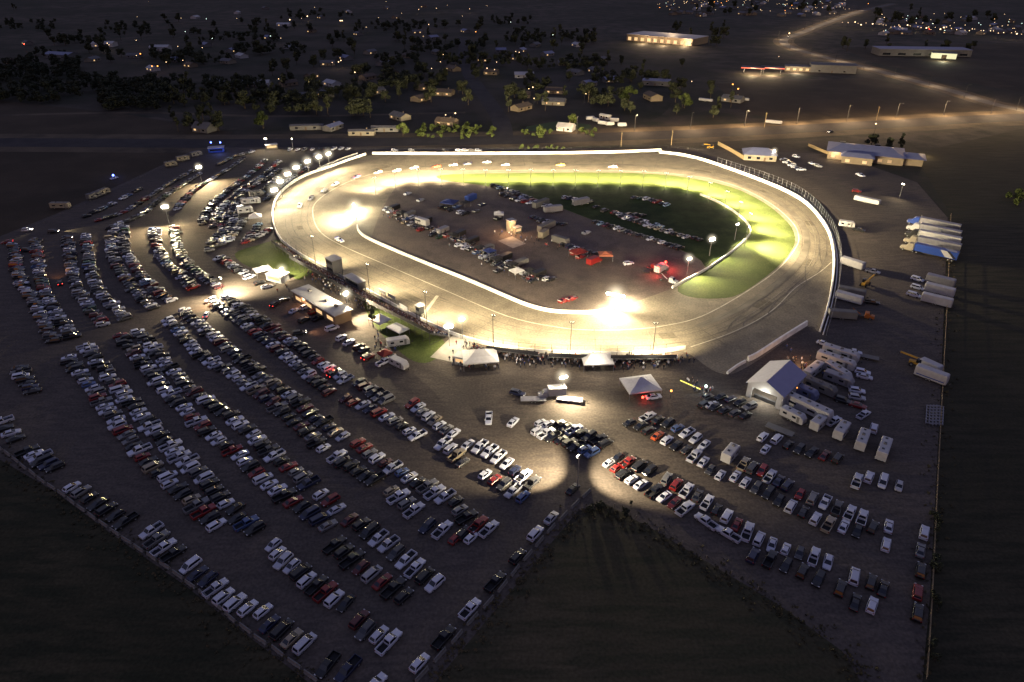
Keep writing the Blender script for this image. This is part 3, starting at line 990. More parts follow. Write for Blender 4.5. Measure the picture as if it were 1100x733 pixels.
# right lot
car_row("the block right of the lit apron, upper line", [(580, 454), (610, 459), (650, 476)], (13, -7), "wwkkwkkkk", group=g3)
car_row("the block right of the lit apron, lower line", [(579, 462), (607, 474), (636, 486)], (13, -7), "wwkkkkbb", group=g3)
car_row("the first right lot row, upper line", [(696, 447), (719, 455), (758, 476)], ((13, -6), (11, -9)), "wkkbwww", group=g3, fill=False)
car_row("the first right lot row, lower line", [(676, 454), (714, 470), (743, 488), (773, 511)], ((12, -6), (9, -11)), "kkkowkkwwdw", group=g3, fill=False)
car_row("the first right lot row beyond the trailer, upper line", [(799, 498), (820, 507), (846, 521)], (9, -12), "tdrWnn", group=g3, fill=False)
car_row("the first right lot row beyond the trailer, lower line", [(790, 511), (814, 525), (849, 543), (880, 558), (921, 571)], ((9, -11), (6, -13)), "wwdkkwkwTwk", group=g3)
car_row("the far right upper line of the first right row", [(860, 530), (890, 541), (917, 553), (938, 566)], ((7, -13), (5, -13)), "rgWdwwk", group=g3, fill=False)
car_row("the second right lot row, upper start", [(664, 491), (680, 498), (697, 506)], (12, -9), "kRkk", group=g3, fill=False)
car_row("the second right lot row, lower start", [(655, 496), (668, 508), (688, 520)], (12, -9), "wrkww", group=g3, fill=False)
car_row("the second right lot row, lower middle", [(703, 527), (716, 533), (736, 546)], (12, -10), "kwmw", group=g3, fill=False)
car_row("the second right lot row, upper line", [(716, 514), (750, 533), (783, 557), (820, 581), (846, 590), (890, 602)], ((10, -12), (4, -15)), "grwdWkwrWwwwdWw", group=g3)
car_row("the dark line under the second right row", [(810, 595), (841, 606), (880, 621)], (7, -14), "nkkkk", group=g3)
car_row("the five car line beside the white trailers", [(921, 516), (939, 512), (953, 519), (966, 522)], (4, -13), "wwws", group=g3, fill=False)
car_row("the dark cluster beside the gabled building", [(756, 434), (778, 441), (800, 446)], (11, -6), "kkkdk", group=g3)
car_row("the dark cluster near the gabled building front", [(762, 425), (785, 428), (806, 436)], (11, -5), "dkkg", group=g3)
car_row("the dark row under the white motorhome", [(846, 478), (868, 484), (900, 492)], (9, -10), "kkkmk", group=g3)
car_row("the white row behind the blue brick hall", [(842, 171), (850, 177), (861, 182)], (8, 0), "wwwww", spacing=3.0, group=g3)
# infield
g5 = "cars parked in the infield"
car_row("the infield lawn row nearest the far straight", [(681, 212), (697, 214), (716, 220)], (9, -3), group=g5)
car_row("the infield lawn middle row", [(668, 232), (700, 243), (726, 251), (752, 257)], (9, -3), group=g5)
car_row("the infield lawn second middle row", [(655, 226), (688, 236), (716, 245)], (9, -3), gap=.3, group=g5)
car_row("the row on the pit edge of the lawn", [(640, 238), (672, 248), (705, 258), (730, 266)], (9, -3), group=g5)
car_row("the row at the far corner of the pits", [(530, 199), (550, 206), (570, 214), (588, 222)], (9, -2), group=g5)
car_row("the front pit row behind the wall", [(416, 224), (450, 236), (500, 258), (545, 281), (588, 299)], (9, -4), spacing=3.6, gap=.3, group=g5)
car_row("the front pit row nearest the wall", [(424, 233), (462, 250), (505, 268), (545, 288), (572, 301)], (9, -4), spacing=4.2, gap=.4, group=g5)
car_row("the left rear of the pits", [(470, 221), (486, 226), (500, 229)], (9, -3), gap=.25, group=g5)
car_row("the short pit row right of the tower", [(572, 233), (588, 238), (606, 240)], (9, -4), gap=.25, group=g5)
car_row("the pit row by the orange tent", [(606, 262), (622, 268), (640, 272)], (9, -4), gap=.3, group=g5)
car_row("the lawn row closest to the dark corner", [(640, 222), (662, 229), (690, 231)], (9, -3), gap=.3, group=g5)
car_row("the lawn row behind the lone trailer", [(600, 212), (616, 213), (634, 217)], (9, -3), gap=.3, group=g5)
car_row("the second row at the far corner of the pits", [(540, 209), (556, 214), (574, 219)], (9, -2), gap=.3, group=g5)


def one(kind, col, px, py, vx, vy, label, lit=None):
    return place_car(kind, col, G(px, py + 1.5), heading(px, py, vx, vy), label, None, py > 400, lit)


one("pickup", "w", 525, 450, -1, 14, "white pickup truck alone on the open apron, facing the camera")
one("sedan", "w", 551, 454, 10, -10, "white sedan alone on the open apron beside the white pickup")
one("suv", "n", 556, 423, 12, 3, "navy SUV alone near the parked service trucks")
one("sedan", "s", 592, 557, 10, -11, "silver sedan parked by the top of the centre barriers")
one("suv", "w", 575, 574, 10, -11, "white SUV parked midway along the centre barriers")
one("suv", "k", 556, 599, 11, -12, "black SUV parked beside the centre barriers below a white SUV")
one("pickup", "k", 532, 626, 11, -12, "black pickup parked halfway along the centre barriers")
one("pickup", "w", 505, 655, 14, -15, "white pickup with a loaded bed beside the centre barriers")
one("pickup", "k", 477, 686, 14, -16, "black pickup beside the lower centre barriers")
one("hatchback", "w", 451, 713, 11, -12, "white convertible looking hatchback beside the lowest centre barriers")
one("sedan", "k", 615, 526, 9, -9, "black sedan beside the junction lamp post")
one("suv", "w", 404, 736, 11, -12, "white SUV cut by the bottom edge of the photo")
one("sedan", "m", 376, 559, 15, -12, "maroon sedan alone beside the dark middle rows")
one("pickup", "w", 758, 561, -17, -12, "white pickup parked sideways above the centre field")
one("pickup", "w", 782, 575, -17, -10, "second white pickup parked sideways above the centre field")
one("sedan", "w", 954, 566, 2, -13, "white sedan standing in front of a white car on the right")
one("suv", "w", 951, 586, 3, -14, "white SUV close behind a white sedan on the right")
one("suv", "w", 992, 573, 3, -15, "white SUV topmost along the right fence")
one("sedan", "g", 988, 592, 2, -13, "grey sedan along the right fence behind the white SUV")
one("suv", "k", 988, 614, 2, -14, "black SUV along the right fence above the red SUV")
one("suv", "r", 985, 637, 2, -16, "bright red SUV along the right fence")
one("suv", "k", 985, 659, 2, -15, "black SUV along the right fence below the red SUV")
one("minivan", "w", 917, 620, 3, -15, "white minivan alone in the lower right lot")
one("suv", "w", 936, 651, 5, -15, "white SUV lowest in the right lot")
one("suv", "k", 902, 633, 5, -14, "black SUV left below the lone white minivan")
one("suv", "k", 935, 626, 4, -14, "black SUV right of the lone white minivan")
one("sedan", "k", 948, 633, 4, -14, "black sedan farthest right beside the lone white minivan")
one("sedan", "k", 918, 648, 4, -14, "black sedan left of the lowest white SUV")
one("sedan", "w", 764, 435, 12, -5, "white sedan in front of the dark group by the gabled building")
one("suv", "w", 819, 470, 8, -8, "white SUV before the long motorhome")
one("sedan", "w", 822, 470 + 13, 8, -10, "white sedan nearest the low trailer by the motorhome")
one("minivan", "w", 834, 472, 9, -9, "white minivan between the low trailer and a white sedan")
one("pickup", "w", 895, 453, 10, -6, "white pickup beside the white box trailer")
one("pickup", "w", 927, 446, 12, -8, "white pickup below the red car among the campers")
one("suv", "w", 938, 461, 3, -12, "white SUV above the upright white trailers")
one("sedan", "r", 921, 436, 14, 4, "bright red sedan among the campers")
one("suv", "w", 920, 420, 12, 2, "white SUV upper of two among the campers")
one("suv", "s", 920, 427.5, 12, 2, "silver SUV lower of two among the campers")
one("pickup", "w", 916, 379, 12, 2, "white truck above the top camper")
one("suv", "w", 926, 400, 14, 3, "white SUV right of the campers")
one("sedan", "w", 928, 405, 14, 3, "white sedan right of the campers below a white SUV")
one("suv", "k", 905, 431, 13, 4, "black SUV left of the bright red sedan")
one("sedan", "w", 884, 369, 13, 4, "white sedan below the end of the right turn wall")
one("pickup", "s", 937, 292, 13, 3, "silver pickup coupled behind the white box trailer")
one("pickup", "k", 936, 325, 14, 2, "black pickup by the white trailer under the loader")
one("suv", "w", 855, 168, 9, 2, "white SUV in the yard of the blue brick hall")
one("sedan", "w", 872, 175, 9, 2, "white sedan in the hall yard")
one("suv", "s", 879, 178, 9, 2, "silver SUV nearest the track in the hall yard")
one("pickup", "w", 924, 188, 10, 4, "white pickup on the dark dirt below the blue brick hall")
one("suv", "r", 920, 205, 9, 1, "red SUV beyond the long white trailer")
one("pickup", "k", 922, 247, 11, 2, "black pickup towing the rounded white trailer")
one("suv", "k", 305, 322, 12, -3, "black SUV left of the flat white roof")
one("sedan", "w", 316, 334, 10, -6, "white sedan near the flat white roof")
one("suv", "w", 329, 330, 13, -5, "white SUV against the flat white roof")
one("suv", "k", 327, 344, 11, -6, "black SUV in front of the flat white roof")
one("pickup", "k", 342, 342, 13, -6, "black pickup at the corner of the flat white roof")
one("suv", "r", 338, 335, 13, -6, "red SUV against the flat white roof")
one("suv", "k", 279, 304, 11, -3, "black SUV beside the small white stand")
one("sedan", "w", 287, 308, 12, -3, "white sedan beside the small white stand")
one("suv", "w", 367, 363, 12, -7, "white SUV beside the white van near the small tents")
one("sedan", "w", 375, 368, 15, -8, "white sedan near the small tents")
one("suv", "k", 386, 373, 12, -7, "dark SUV near the small tents")
one("sedan", "k", 391, 376, 12, -7, "black sedan nearest the lawn near the small tents")
one("pickup", "w", 413, 389, 16, -8, "white pickup towing the rounded white camper by the lawn")
one("minivan", "w", 357, 353, 12, -4, "white van parked left of the small tents")
one("suv", "w", 675, 283, 12, -2, "white SUV on the pit apron near the red emergency trucks")
# cars with their lamps on
one("suv", "w", 30, 247, 12, -1, "white car with headlights on near the upper left edge", "head")
one("suv", "k", 58, 249, 12, -1, "dark car with one bright headlight at the upper left", "head")
one("sedan", "r", 8, 260, -12, 2, "red car at the left edge with red lamps on", "tail")
one("suv", "k", 30, 269, 10, 0, "dark car with red brake lamps in the leftmost double row", "tail")
one("suv", "k", 65, 304, -2, -8, "dark car with red tail lamps driving up the left lane", "tail")
one("sedan", "w", 222, 338, 4, -8, "white car with red tail lamps leaving the lower lane", "tail")
one("suv", "k", 296, 327, 9, -6, "dark car with red brake lamps before the flat white roof", "tail")
one("suv", "k", 359, 402, 14, -8, "dark car with glowing orange red tail lamps in the fourth lower row", "tail")
one("suv", "m", 396, 384, 14, -7, "maroon SUV with red tail lamps beside the rounded camper", "tail")
one("sedan", "w", 702, 426.5, 14, -2, "white police car with red lamps by the square white tent", "tail")
one("sedan", "w", 123, 191, 8, -2, "patrol car with a blue lamp at the upper left edge")
one("suv", "k", 322, 358, 14, -2, "black SUV with headlights on driving below the flat white roof", "head")
one("sedan", "k", 892, 141, -9, 1, "car with headlights on driving along the highway", "head")
one("sedan", "k", 847, 38, -6, 2, "car with headlights on at the far bend of the country road", "head")

# ------------------------------------------------------------------ trailers, motorhomes, trucks
def round_box(L, W, z0, z1, nose=0.25):
    """camper shell along x with rounded roof edges and a raked nose"""
    mb = MB()
    st = [(-L / 2, .96, z1 - .12), (-L / 2 + .12, 1, z1), (L / 2 - nose - .3, 1, z1), (L / 2 - nose, .98, z1 - .15), (L / 2, .9, z1 - .9)]
    rings = []
    for x, k, zt in st:
        w = W / 2 * k
        rings.append([(x, -w, z0), (x, -w, zt - .16), (x, -w + .1, zt - .03), (x, -w + .3, zt), (x, w - .3, zt), (x, w - .1, zt - .03), (x, w, zt - .16), (x, w, z0)])
    mb.loft(rings)
    return mb


def wheels(t, xs, W, r=.36):
    for x in xs:
        for y in (-1, 1):
            w = MB()
            w.cyl((x, y * (W / 2 - .26), r), (x, y * (W / 2 + .01), r), r, n=10)
            w.cyl((x, y * (W / 2), r), (x, y * (W / 2 + .02), r), r * .55, n=8, mi=1)
            part("wheel", w, [M["tyre"], M["steel"]], t)


def camper(px, py, vx, vy, L, label, vents=2, H=3.0, W=2.45, motor=False, m="white", name=None, cat=None, stripe=None, plain=False, group=None):
    name = name or ("motorhome" if motor else "travel_trailer")
    cat = cat or ("motorhome" if motor else "trailer")
    t = thing(name, label, cat, G(px, py, 0) - Vector((0, 0, 0)), heading(px, py, vx, vy), group)
    shell = round_box(L, W, .55, H, .35 if motor else .7 if not plain else .15)
    part("body", shell, M[m], t)
    mb = MB(); mb.box(0, 0, .38, L * .94, W * .9, .2); part("chassis", mb, M["dark_steel"], t)
    for i in range(vents):
        mb = MB()
        x = -L / 2 + L * (i + .7) / (vents + .4)
        if i == vents // 2:
            mb.box(x, .1, H + .003, .9, .7, .26, 0, .85, .85)
            part("air_conditioner", mb, M["wall_grey"], t)
        else:
            mb.box(x, .15 * (-1) ** i, H + .003, .55, .55, .14)
            part("roof_vent", mb, M["window_dark"], t)
    if not plain:
        for y in (-1, 1):
            for x in (-.28, .12):
                mb = MB(); mb.box(L * x, y * (W / 2 + .006), 1.5, L * .16, .03, .6); part("window", mb, M["window_dark"], t)
        mb = MB(); mb.box(L * .3, -W / 2 - .008, .7, .7, .03, 1.75); part("door", mb, M["wall_grey"], t)
    if stripe:
        for y in (-1, 1):
            mb = MB(); mb.box(0, y * (W / 2 + .004), 1.0, L * .86, .02, .3); part("stripe", mb, M[stripe], t)
    if motor:
        mb = MB(); panel(mb, (L / 2 - .02, -W * .42, 1.35), (L / 2 - .02, W * .42, 1.35), (L / 2 - .33, W * .42, 2.55), (L / 2 - .33, -W * .42, 2.55), .04, .05)
        part("windshield", mb, M["window_dark"], t)
        wheels(t, (-L * .28, L * .34), W, .45)
    else:
        wheels(t, (-.75, .15) if L > 5 else (-.2,), W)
        mb = MB()
        mb.cyl((L / 2 - .2, -.6, .5), (L / 2 + 1.2, 0, .5), .06, n=6)
        mb.cyl((L / 2 - .2, .6, .5), (L / 2 + 1.2, 0, .5), .06, n=6)
        mb.cyl((L / 2 + .9, 0, .5), (L / 2 + .9, 0, 1.0), .16, n=8)
        part("hitch", mb, M["dark_steel"], t)
    return t


camper(902, 384, 34, 11, 10.5, "long grey white travel trailer uppermost in the camper group", 3)
camper(897, 392, 34, 12, 11, "white travel trailer with dark roof vents second from the top of the campers", 4)
camper(873, 402, 22, -17, 9.5, "white trailer lit along one side beside the catering crowd", 2)
camper(899, 404, 20, 13, 8.5, "white camper with roof unit in the middle of the campers", 3)
camper(879, 420, 28, 12, 9.5, "pale grey trailer just right of the gabled building's far end", 3, m="wall_grey")
camper(862, 425, 22, 10, 8, "blue grey camper right against the gabled building", 2, m="roof_blue")
camper(900, 412, 24, 9, 8, "low silver trailer below the middle camper", 1, m="alu")
camper(866, 443, 38, 18, 13.2, "long white motorhome with a line of dark roof hatches", 5, motor=True, H=3.5, W=2.6)
camper(851, 451, 16, 8, 6.5, "short white trailer beside the long motorhome, lamp on its roof", 2, H=2.8)
camper(878, 459, 12, -11, 5.5, "white box trailer at the lower end of the long motorhome", 1, H=2.9)
camper(903, 467, 11, -15, 6.8, "white square camper lower left of the upright trailers", 2)
camper(925, 477, 7, -19, 7.6, "white upright travel trailer between two other trailers", 3, group=None)
camper(948, 487, 7, -20, 8.2, "white upright travel trailer farthest right of the three", 3)
camper(784, 492, 12, -14, 6.2, "white travel trailer in the middle of the first right lot row", 2)
camper(428, 371, 18, -3, 7, "rounded white camper on the edge of the lawn", 0, H=2.7)
camper(429, 394, 17, 8, 6.2, "rounded white camper in front of the lawn behind a white pickup", 0, H=2.6)
camper(270, 219, 24, -2, 9, "white lit camper outside the left turn of the track", 2)
camper(264, 229, 16, -2, 7, "white trailer just below the lit camper outside the left turn", 1)
camper(276, 211, 18, -3, 7, "grey trailer above the lit camper outside the left turn", 1, m="wall_grey")
camper(66, 224, 20, 0, 9, "pale motorhome by itself on the dark upper left edge", 2, motor=True, m="wall_cream")
camper(102, 213, 15, -5, 7.5, "grey camper at the upper left edge", 2, m="wall_grey")
camper(112, 209, 13, -5, 6.5, "pale camper next to the grey one at the upper left edge", 2, m="wall_cream")
camper(184, 179, 12, -2, 6.5, "pale camper right of the rope line at the top left", 2, m="wall_cream")
camper(197, 173, 12, -2, 7, "pale trailer close to the top left corner of the lot", 1, m="wall_cream")
camper(211, 168, 12, -3, 7, "grey trailer nearest the blue lit stand", 1, m="wall_grey")
camper(909, 244, 15, 2, 6.5, "rounded white trailer alone right of the track", 0, H=2.8)
camper(915, 287, 22, 7, 9, "white box trailer beside the right turn, towed by a silver pickup", 0, H=3.2, plain=True)
camper(914, 318, 24, 5, 9, "grey enclosed trailer below the yellow loader", 0, m="wall_grey", plain=True)
camper(911, 324, 22, 6, 9, "white enclosed trailer second below the yellow loader", 0, plain=True)
camper(904, 342, 24, 2, 9, "grey trailer behind the orange truck", 0, m="wall_grey", plain=True)
camper(931, 218, 22, 5, 12, "long white trailer lying across the dark dirt", 0, H=2.6, plain=True)
for i, (px, py, m, d) in enumerate([(1009, 306, "alu", "silver box trailer first below the big haulers"), (1008, 316, "white", "white box trailer second below the big haulers"), (1005, 327, "white", "white box trailer lowest below the big haulers")]):
    camper(px, py, 24, 6, 9.5, d, 0, H=3.3, m=m, plain=True)
for px, py, d in [(985, 300, "white van first left of the box trailers"), (985, 309, "white van second left of the box trailers"), (981, 317, "white van lowest left of the box trailers")]:
    one("minivan", "w", px, py, 14, 4, d)
camper(998, 398, 15, 7, 6, "short white trailer beside the right fence near yellow gear", 0, H=2.9, plain=True)
# infield haulers
for px, py, vx, vy, L, m, d in [(581, 222, 22, -8, 10, "wall_grey", "grey hauler at the back of the pits, uppermost"), (594, 228, 20, -2, 9, "alu", "silver hauler with lit end in the back pits"),
                                (624, 220, 20, -4, 9, "alu", "silver trailer alone on the dark infield lawn"), (587, 247, 25, -12, 11, "wall_grey", "long silver hauler right of the pit tower"),
                                (602, 262, 16, 5, 8, "wall_grey", "grey hauler right of the concrete pad"), (584, 255, 10, -6, 5.5, "wall_cream", "tan trailer at the end of the long silver hauler"),
                                (454, 242, 16, 5, 7, "white", "white trailer among the front pit row"), (506, 216, 18, -8, 7, "blue", "dark blue trailer at the left back of the pits")]:
    camper(px, py, vx, vy, L, d, 0, H=3.2, m=m, plain=True, name="hauler_trailer")


def semi(px, py, vx, vy, label, m_tr, m_cab, nose=False, swoosh=False, group=None):
    """haulers parked nose left: +x is the front"""
    t = thing("semi_truck", label, "semi truck", G(px, py), heading(px, py, vx, vy), group)
    mb = MB(); mb.box(-3.0, 0, 1.15, 15.6, 2.6, 2.85); mb.box(-3, 0, 3.99, 15.3, 2.3, .05)
    tr = part("trailer", mb, M[m_tr], t)
    mb = MB(); mb.box(-10.82, 0, 1.3, .04, 2.3, 2.5); part("rear_door", mb, M["alu"], tr)
    mb = MB(); mb.box(-1.0, 0, .75, 4.2, 2.4, .38); part("side_skirt", mb, M["dark_steel"], tr)
    if swoosh:
        for y in (-1, 1):
            mb = MB()
            y0 = y * 1.306
            for a, b in ((-9.5, -6.6),):
                mb.face([(a, y0, 1.4), (b, y0, 1.4), (b + 2.2, y0, 3.9), (a + 2.8, y0, 3.9)], 0)
                mb.face([(a - 1.2, y0 * 1.0015, 1.4), (a - .1, y0 * 1.0015, 1.4), (a + 2.7, y0 * 1.0015, 3.9), (a + 1.6, y0 * 1.0015, 3.9)], 1)
            part("swoosh_graphic", mb, [M["white"], M["black"]], tr)
        mb = MB(); mb.face([(-9.5, -1.1, 4.05), (-5.5, -1.1, 4.05), (-7.2, 1.1, 4.05), (-10.3, 1.1, 4.05)]); part("roof_graphic", mb, M["white"], tr)
    cab = MB()
    cab.loft([[(x, -w, .6), (x, -w, zt - .25), (x, -w + .25, zt), (x, w - .25, zt), (x, w, zt - .25), (x, w, .6)] for x, w, zt in ((5.2, 1.22, 3.7), (6.9, 1.22, 3.6), (7.5, 1.2, 3.1), (8.0, 1.16, 2.2), (9.6, 1.0, 1.95), (9.9, .9, 1.6))])
    c = part("cab", cab, M[m_cab], t)
    mb = MB(); panel(mb, (8.02, -1.08, 2.22), (8.02, 1.08, 2.22), (7.52, 1.05, 3.05), (7.52, -1.05, 3.05), .05, .03); part("windshield", mb, M["window_dark"], c)
    mb = MB(); mb.box(1.8, 0, .8, 14.6, .9, .3); part("chassis", mb, M["dark_steel"], t)
    for y in (-1, 1):
        mb = MB(); mb.cyl((5.05, y * 1.05, .8), (5.05, y * 1.05, 4.2), .09, n=8); part("exhaust_stack", mb, M["chrome"], t)
        mb = MB(); mb.box(9.75, y * .8, 1.1, .2, .35, .25); part("headlight", mb, M["headlens"], t)
    wheels(t, (-9.2, -7.9, 3.6, 4.9, 8.7), 2.5, .52)
    return t


semi(1000, 245, -38, -8, "silver blue semi hauler uppermost in the row on the right", "alu", "blue")
semi(1000, 252, -38, -8, "pale semi hauler second from the top of the row", "alu", "white")
semi(999, 259, -38, -8, "white semi hauler with dark nose, middle of the row", "white", "black")
semi(998, 266, -38, -8, "silver semi hauler fourth from the top of the row", "alu", "wall_cream")
semi(995, 274, -38, -9, "blue semi hauler with a white swoosh, lowest of the row", "blue", "wall_cream", swoosh=True)
camper(999, 408, 27, 10, 8.5, "white truck body with a blue nose alone by the right fence", 0, H=3.4, plain=True, stripe="blue")


def equipment(kind, px, py, vx, vy, label, m):
    """work machines"""
    if kind == "loader":
        t = thing("telehandler", label, "loader", G(px, py), heading(px, py, vx, vy))
        mb = MB(); mb.box(0, 0, .7, 4.2, 1.3, .8); part("chassis", mb, M[m], t)
        mb = MB(); mb.box(-.3, .55, 1.5, 1.4, .95, 1.2, 0, .8, .9); part("cab", mb, M["window_dark"], t)
        mb = MB(); mb.hexa([(-2.2, -.75, 1.7), (5.0, -.75, 2.9), (5.0, -.3, 2.9), (-2.2, -.3, 1.7)], [(-2.2, -.75, 2.2), (5.0, -.75, 3.3), (5.0, -.3, 3.3), (-2.2, -.3, 2.2)]); part("boom", mb, M[m], t)
        mb = MB(); mb.box(5.2, -.5, 2.3, .2, 1.6, 1.0); mb.box(5.8, -.9, 2.3, 1.2, .14, .08); mb.box(5.8, -.1, 2.3, 1.2, .14, .08); part("fork", mb, M["dark_steel"], t)
        wheels(t, (-1.4, 1.4), 2.3, .62)
    elif kind == "flatbed":
        t = thing("flatbed_trailer", label, "trailer", G(px, py), heading(px, py, vx, vy))
        mb = MB(); mb.box(0, 0, .7, 7, 2.3, .15); part("deck", mb, M[m], t)
        mb = MB(); mb.cyl((3.4, 0, .7), (5, 0, .6), .08, n=6); part("hitch", mb, M["dark_steel"], t)
        wheels(t, (-.5, .5), 2.3, .34)
    elif kind == "box_truck":
        t = thing("box_truck", label, "truck", G(px, py), heading(px, py, vx, vy))
        mb = MB(); mb.box(-1.0, 0, .9, 5.0, 2.4, 2.3); part("cargo_box", mb, M[m], t)
        cab = MB(); cab.loft([[(x, -w, .5), (x, -w, zt - .2), (x, -w + .2, zt), (x, w - .2, zt), (x, w, zt - .2), (x, w, .5)] for x, w, zt in ((1.6, 1.0, 2.3), (2.6, 1.0, 2.25), (3.2, .98, 1.5), (4.1, .9, 1.35))]); c = part("cab", cab, M[m], t)
        mb = MB(); panel(mb, (3.2, -.9, 1.52), (3.2, .9, 1.52), (2.6, .85, 2.2), (2.6, -.85, 2.2), .05, .04); part("windshield", mb, M["window_dark"], c)
        wheels(t, (-2.0, 2.6), 2.1, .42)
    elif kind == "tow":
        t = thing("tow_truck", label, "truck", G(px, py), heading(px, py, vx, vy))
        cab = MB(); cab.loft([[(x, -w, .5), (x, -w, zt - .2), (x, -w + .2, zt), (x, w - .2, zt), (x, w, zt - .2), (x, w, .5)] for x, w, zt in ((.6, 1.05, 2.3), (1.8, 1.05, 2.25), (2.5, 1.0, 1.5), (3.6, .92, 1.35))]); c = part("cab", cab, M[m], t)
        mb = MB(); panel(mb, (2.5, -.95, 1.52), (2.5, .95, 1.52), (1.8, .9, 2.2), (1.8, -.9, 2.2), .05, .04); part("windshield", mb, M["window_dark"], c)
        mb = MB(); mb.box(-1.9, 0, .8, 5.0, 2.2, .16); part("deck", mb, M["dark_steel"], t)
        mb = MB(); mb.cyl((-.5, 0, .95), (-3.4, 0, 2.6), .14, .1, 6); part("boom", mb, M[m], t)
        wheels(t, (-2.6, 2.4), 2.1, .42)
    return t


equipment("loader", 929, 307, 14, -9, "yellow telehandler with its boom raised beside the right turn", "yellow")
equipment("loader", 984, 393, -12, -3, "yellow loader beside the short white trailer at the right fence", "yellow")
equipment("loader", 763, 160, -14, 1, "yellow machine parked behind the far wall near the timber fence", "yellow")
equipment("tow", 926, 341, 15, 3, "orange truck in front of the dark red trailer", "orange")
equipment("box_truck", 594, 426, -12, 1, "white service truck in the middle of the open apron", "white")
equipment("flatbed", 573, 431, 16, 0, "empty flatbed trailer left of the white service truck", "alu")
equipment("flatbed", 612, 431, 18, 2, "grey flatbed trailer right of the apron lamp", "alu")
equipment("tow", 718, 303, 15, 5, "white wrecker parked by the end of the infield wall", "white")
equipment("box_truck", 710, 292, 12, -7, "white ambulance lit red on the infield apron", "white")
equipment("tow", 700, 291, 12, -6, "red emergency truck left of the lit ambulance", "red")
equipment("box_truck", 638, 284, 13, -6, "red rescue truck by the orange tent in the pits", "red")
equipment("flatbed", 837, 464, 30, 12, "long low flatbed trailer below the white motorhome", "wall_grey")
equipment("flatbed", 930, 385, 14, 3, "grey flatbed trailer right of the uppermost campers", "wall_grey")
for i, px in enumerate((998, 1001.5, 1005, 1008.5)):
    t = thing("boat_trailer", "narrow silver trailer, %s from the left of four parked upright by the fence" % nth(i), "trailer", G(px, 448), heading(px, 448, -1.5, 26), "narrow trailers by the right fence")
    mb = MB()
    for y in (-.8, .8):
        mb.box(0, y, .6, 9.5, .22, .14)
    for k in range(7):
        mb.box(-4.5 + k * 1.5, 0, .745, .2, 1.9, .1)
    part("frame", mb, M["alu"], t)
    mb = MB(); mb.cyl((4.7, 0, .66), (6.2, 0, .5), .07, n=6); part("hitch", mb, M["dark_steel"], t)
    wheels(t, (-1.2,), 2.0, .32)


# race cars
def race_car(px, py, vx, vy, col, label, trim=(0.5, 0.5, 0.5), group="race cars circling the track"):
    t = thing("race_car", label, "race car", G(px, py), heading(px, py, vx, vy), group)
    body = MB()
    body.loft([[(x, -w, zb), (x, -w, zt - .08), (x, -w * .95, zt), (x, w * .95, zt), (x, w, zt - .08), (x, w, zb)] for x, w, zb, zt in
               ((-2.4, .98, .25, .98), (-1.2, 1.0, .12, .95), (.4, 1.0, .12, .88), (1.6, .98, .12, .74), (2.3, .92, .14, .55), (2.5, .8, .16, .42))])
    B = [(-1.5, -.78, .92), (.75, -.78, .84), (.75, .78, .84), (-1.5, .78, .92)]
    T = [(-.75, -.56, 1.28), (-.05, -.56, 1.28), (-.05, .56, 1.28), (-.75, .56, 1.28)]
    body.hexa(B, T)
    o = part("body", body, M["paint"], t); o.color = (*col, 1)
    mb = MB(); panel(mb, B[1], B[2], T[2], T[1], .06, .012); part("windshield", mb, M["glass"], t)
    mb = MB(); panel(mb, B[3], B[0], T[0], T[3], .08, .012); part("rear_window", mb, M["glass"], t)
    mb = MB(); mb.box(-2.42, 0, .98, .06, 1.9, .24); o = part("spoiler", mb, M["paint"], t); o.color = (*trim, 1)
    mb = MB(); mb.face([(.9, -.35, .846), (2.2, -.3, .60), (2.2, .3, .60), (.9, .35, .846)]); o = part("hood_stripe", mb, M["paint"], t, (0, 0, .035)); o.color = (*trim, 1)
    wheels(t, (-1.45, 1.4), 2.0, .34)
    return t


RC = [((.6, .6, .62), "white"), ((.6, .6, .6), "white"), ((.5, .5, .55), "silver"), ((.55, .06, .03), "red"), ((.62, .62, .6), "white"), ((.12, .12, .13), "grey"), ((.5, .5, .55), "silver"), ((.6, .6, .6), "white"),
      ((.62, .45, .1), "yellow"), ((.62, .6, .6), "white"), ((.15, .17, .3), "blue"), ((.5, .5, .5), "silver"), ((.3, .3, .32), "grey"), ((.5, .5, .52), "silver"), ((.4, .4, .44), "grey"), ((.62, .62, .64), "white")]
RP = [(406, 186, -12, 3), (426, 184, -12, 2), (445, 181, -12, 2), (469, 180, -12, 1), (487, 178, -12, 1), (502, 177, -12, 1), (523, 175, -12, 0), (543, 178, -12, 0), (602, 178, -12, 0), (658, 180, -12, 0), (383, 191, -12, 4), (360, 199, -11, 5), (348, 206, -9, 6),
      (334, 214, -7, 7), (322, 222, -4, 8), (365, 259, 12, 6)]
RL = ["on the back straight, eighth from the right of the string", "third car from the left of the back straight string", "on the back straight just left of the red race car", "on the back straight leading a white one", "on the back straight right of the red race car", "dull one between two brighter cars on the back straight",
      "high by the wall on the back straight", "midway along the back straight below the wall", "alone past the middle of the back straight", "alone at the right end of the back straight", "entering the left turn first from the straight", "upper middle of the left turn",
      "in the left turn behind the silver one", "deep in the left turn", "lowest of the string in the left turn", "alone at the start of the front straight"]
for (c, cn), p, l in zip(RC, RP, RL):
    race_car(*p, c, "%s race car %s" % (cn, l), trim=rng.choice([(.5, .02, .02), (.02, .05, .4), (.6, .3, .02), (.6, .6, .6), (.02, .02, .02)]))
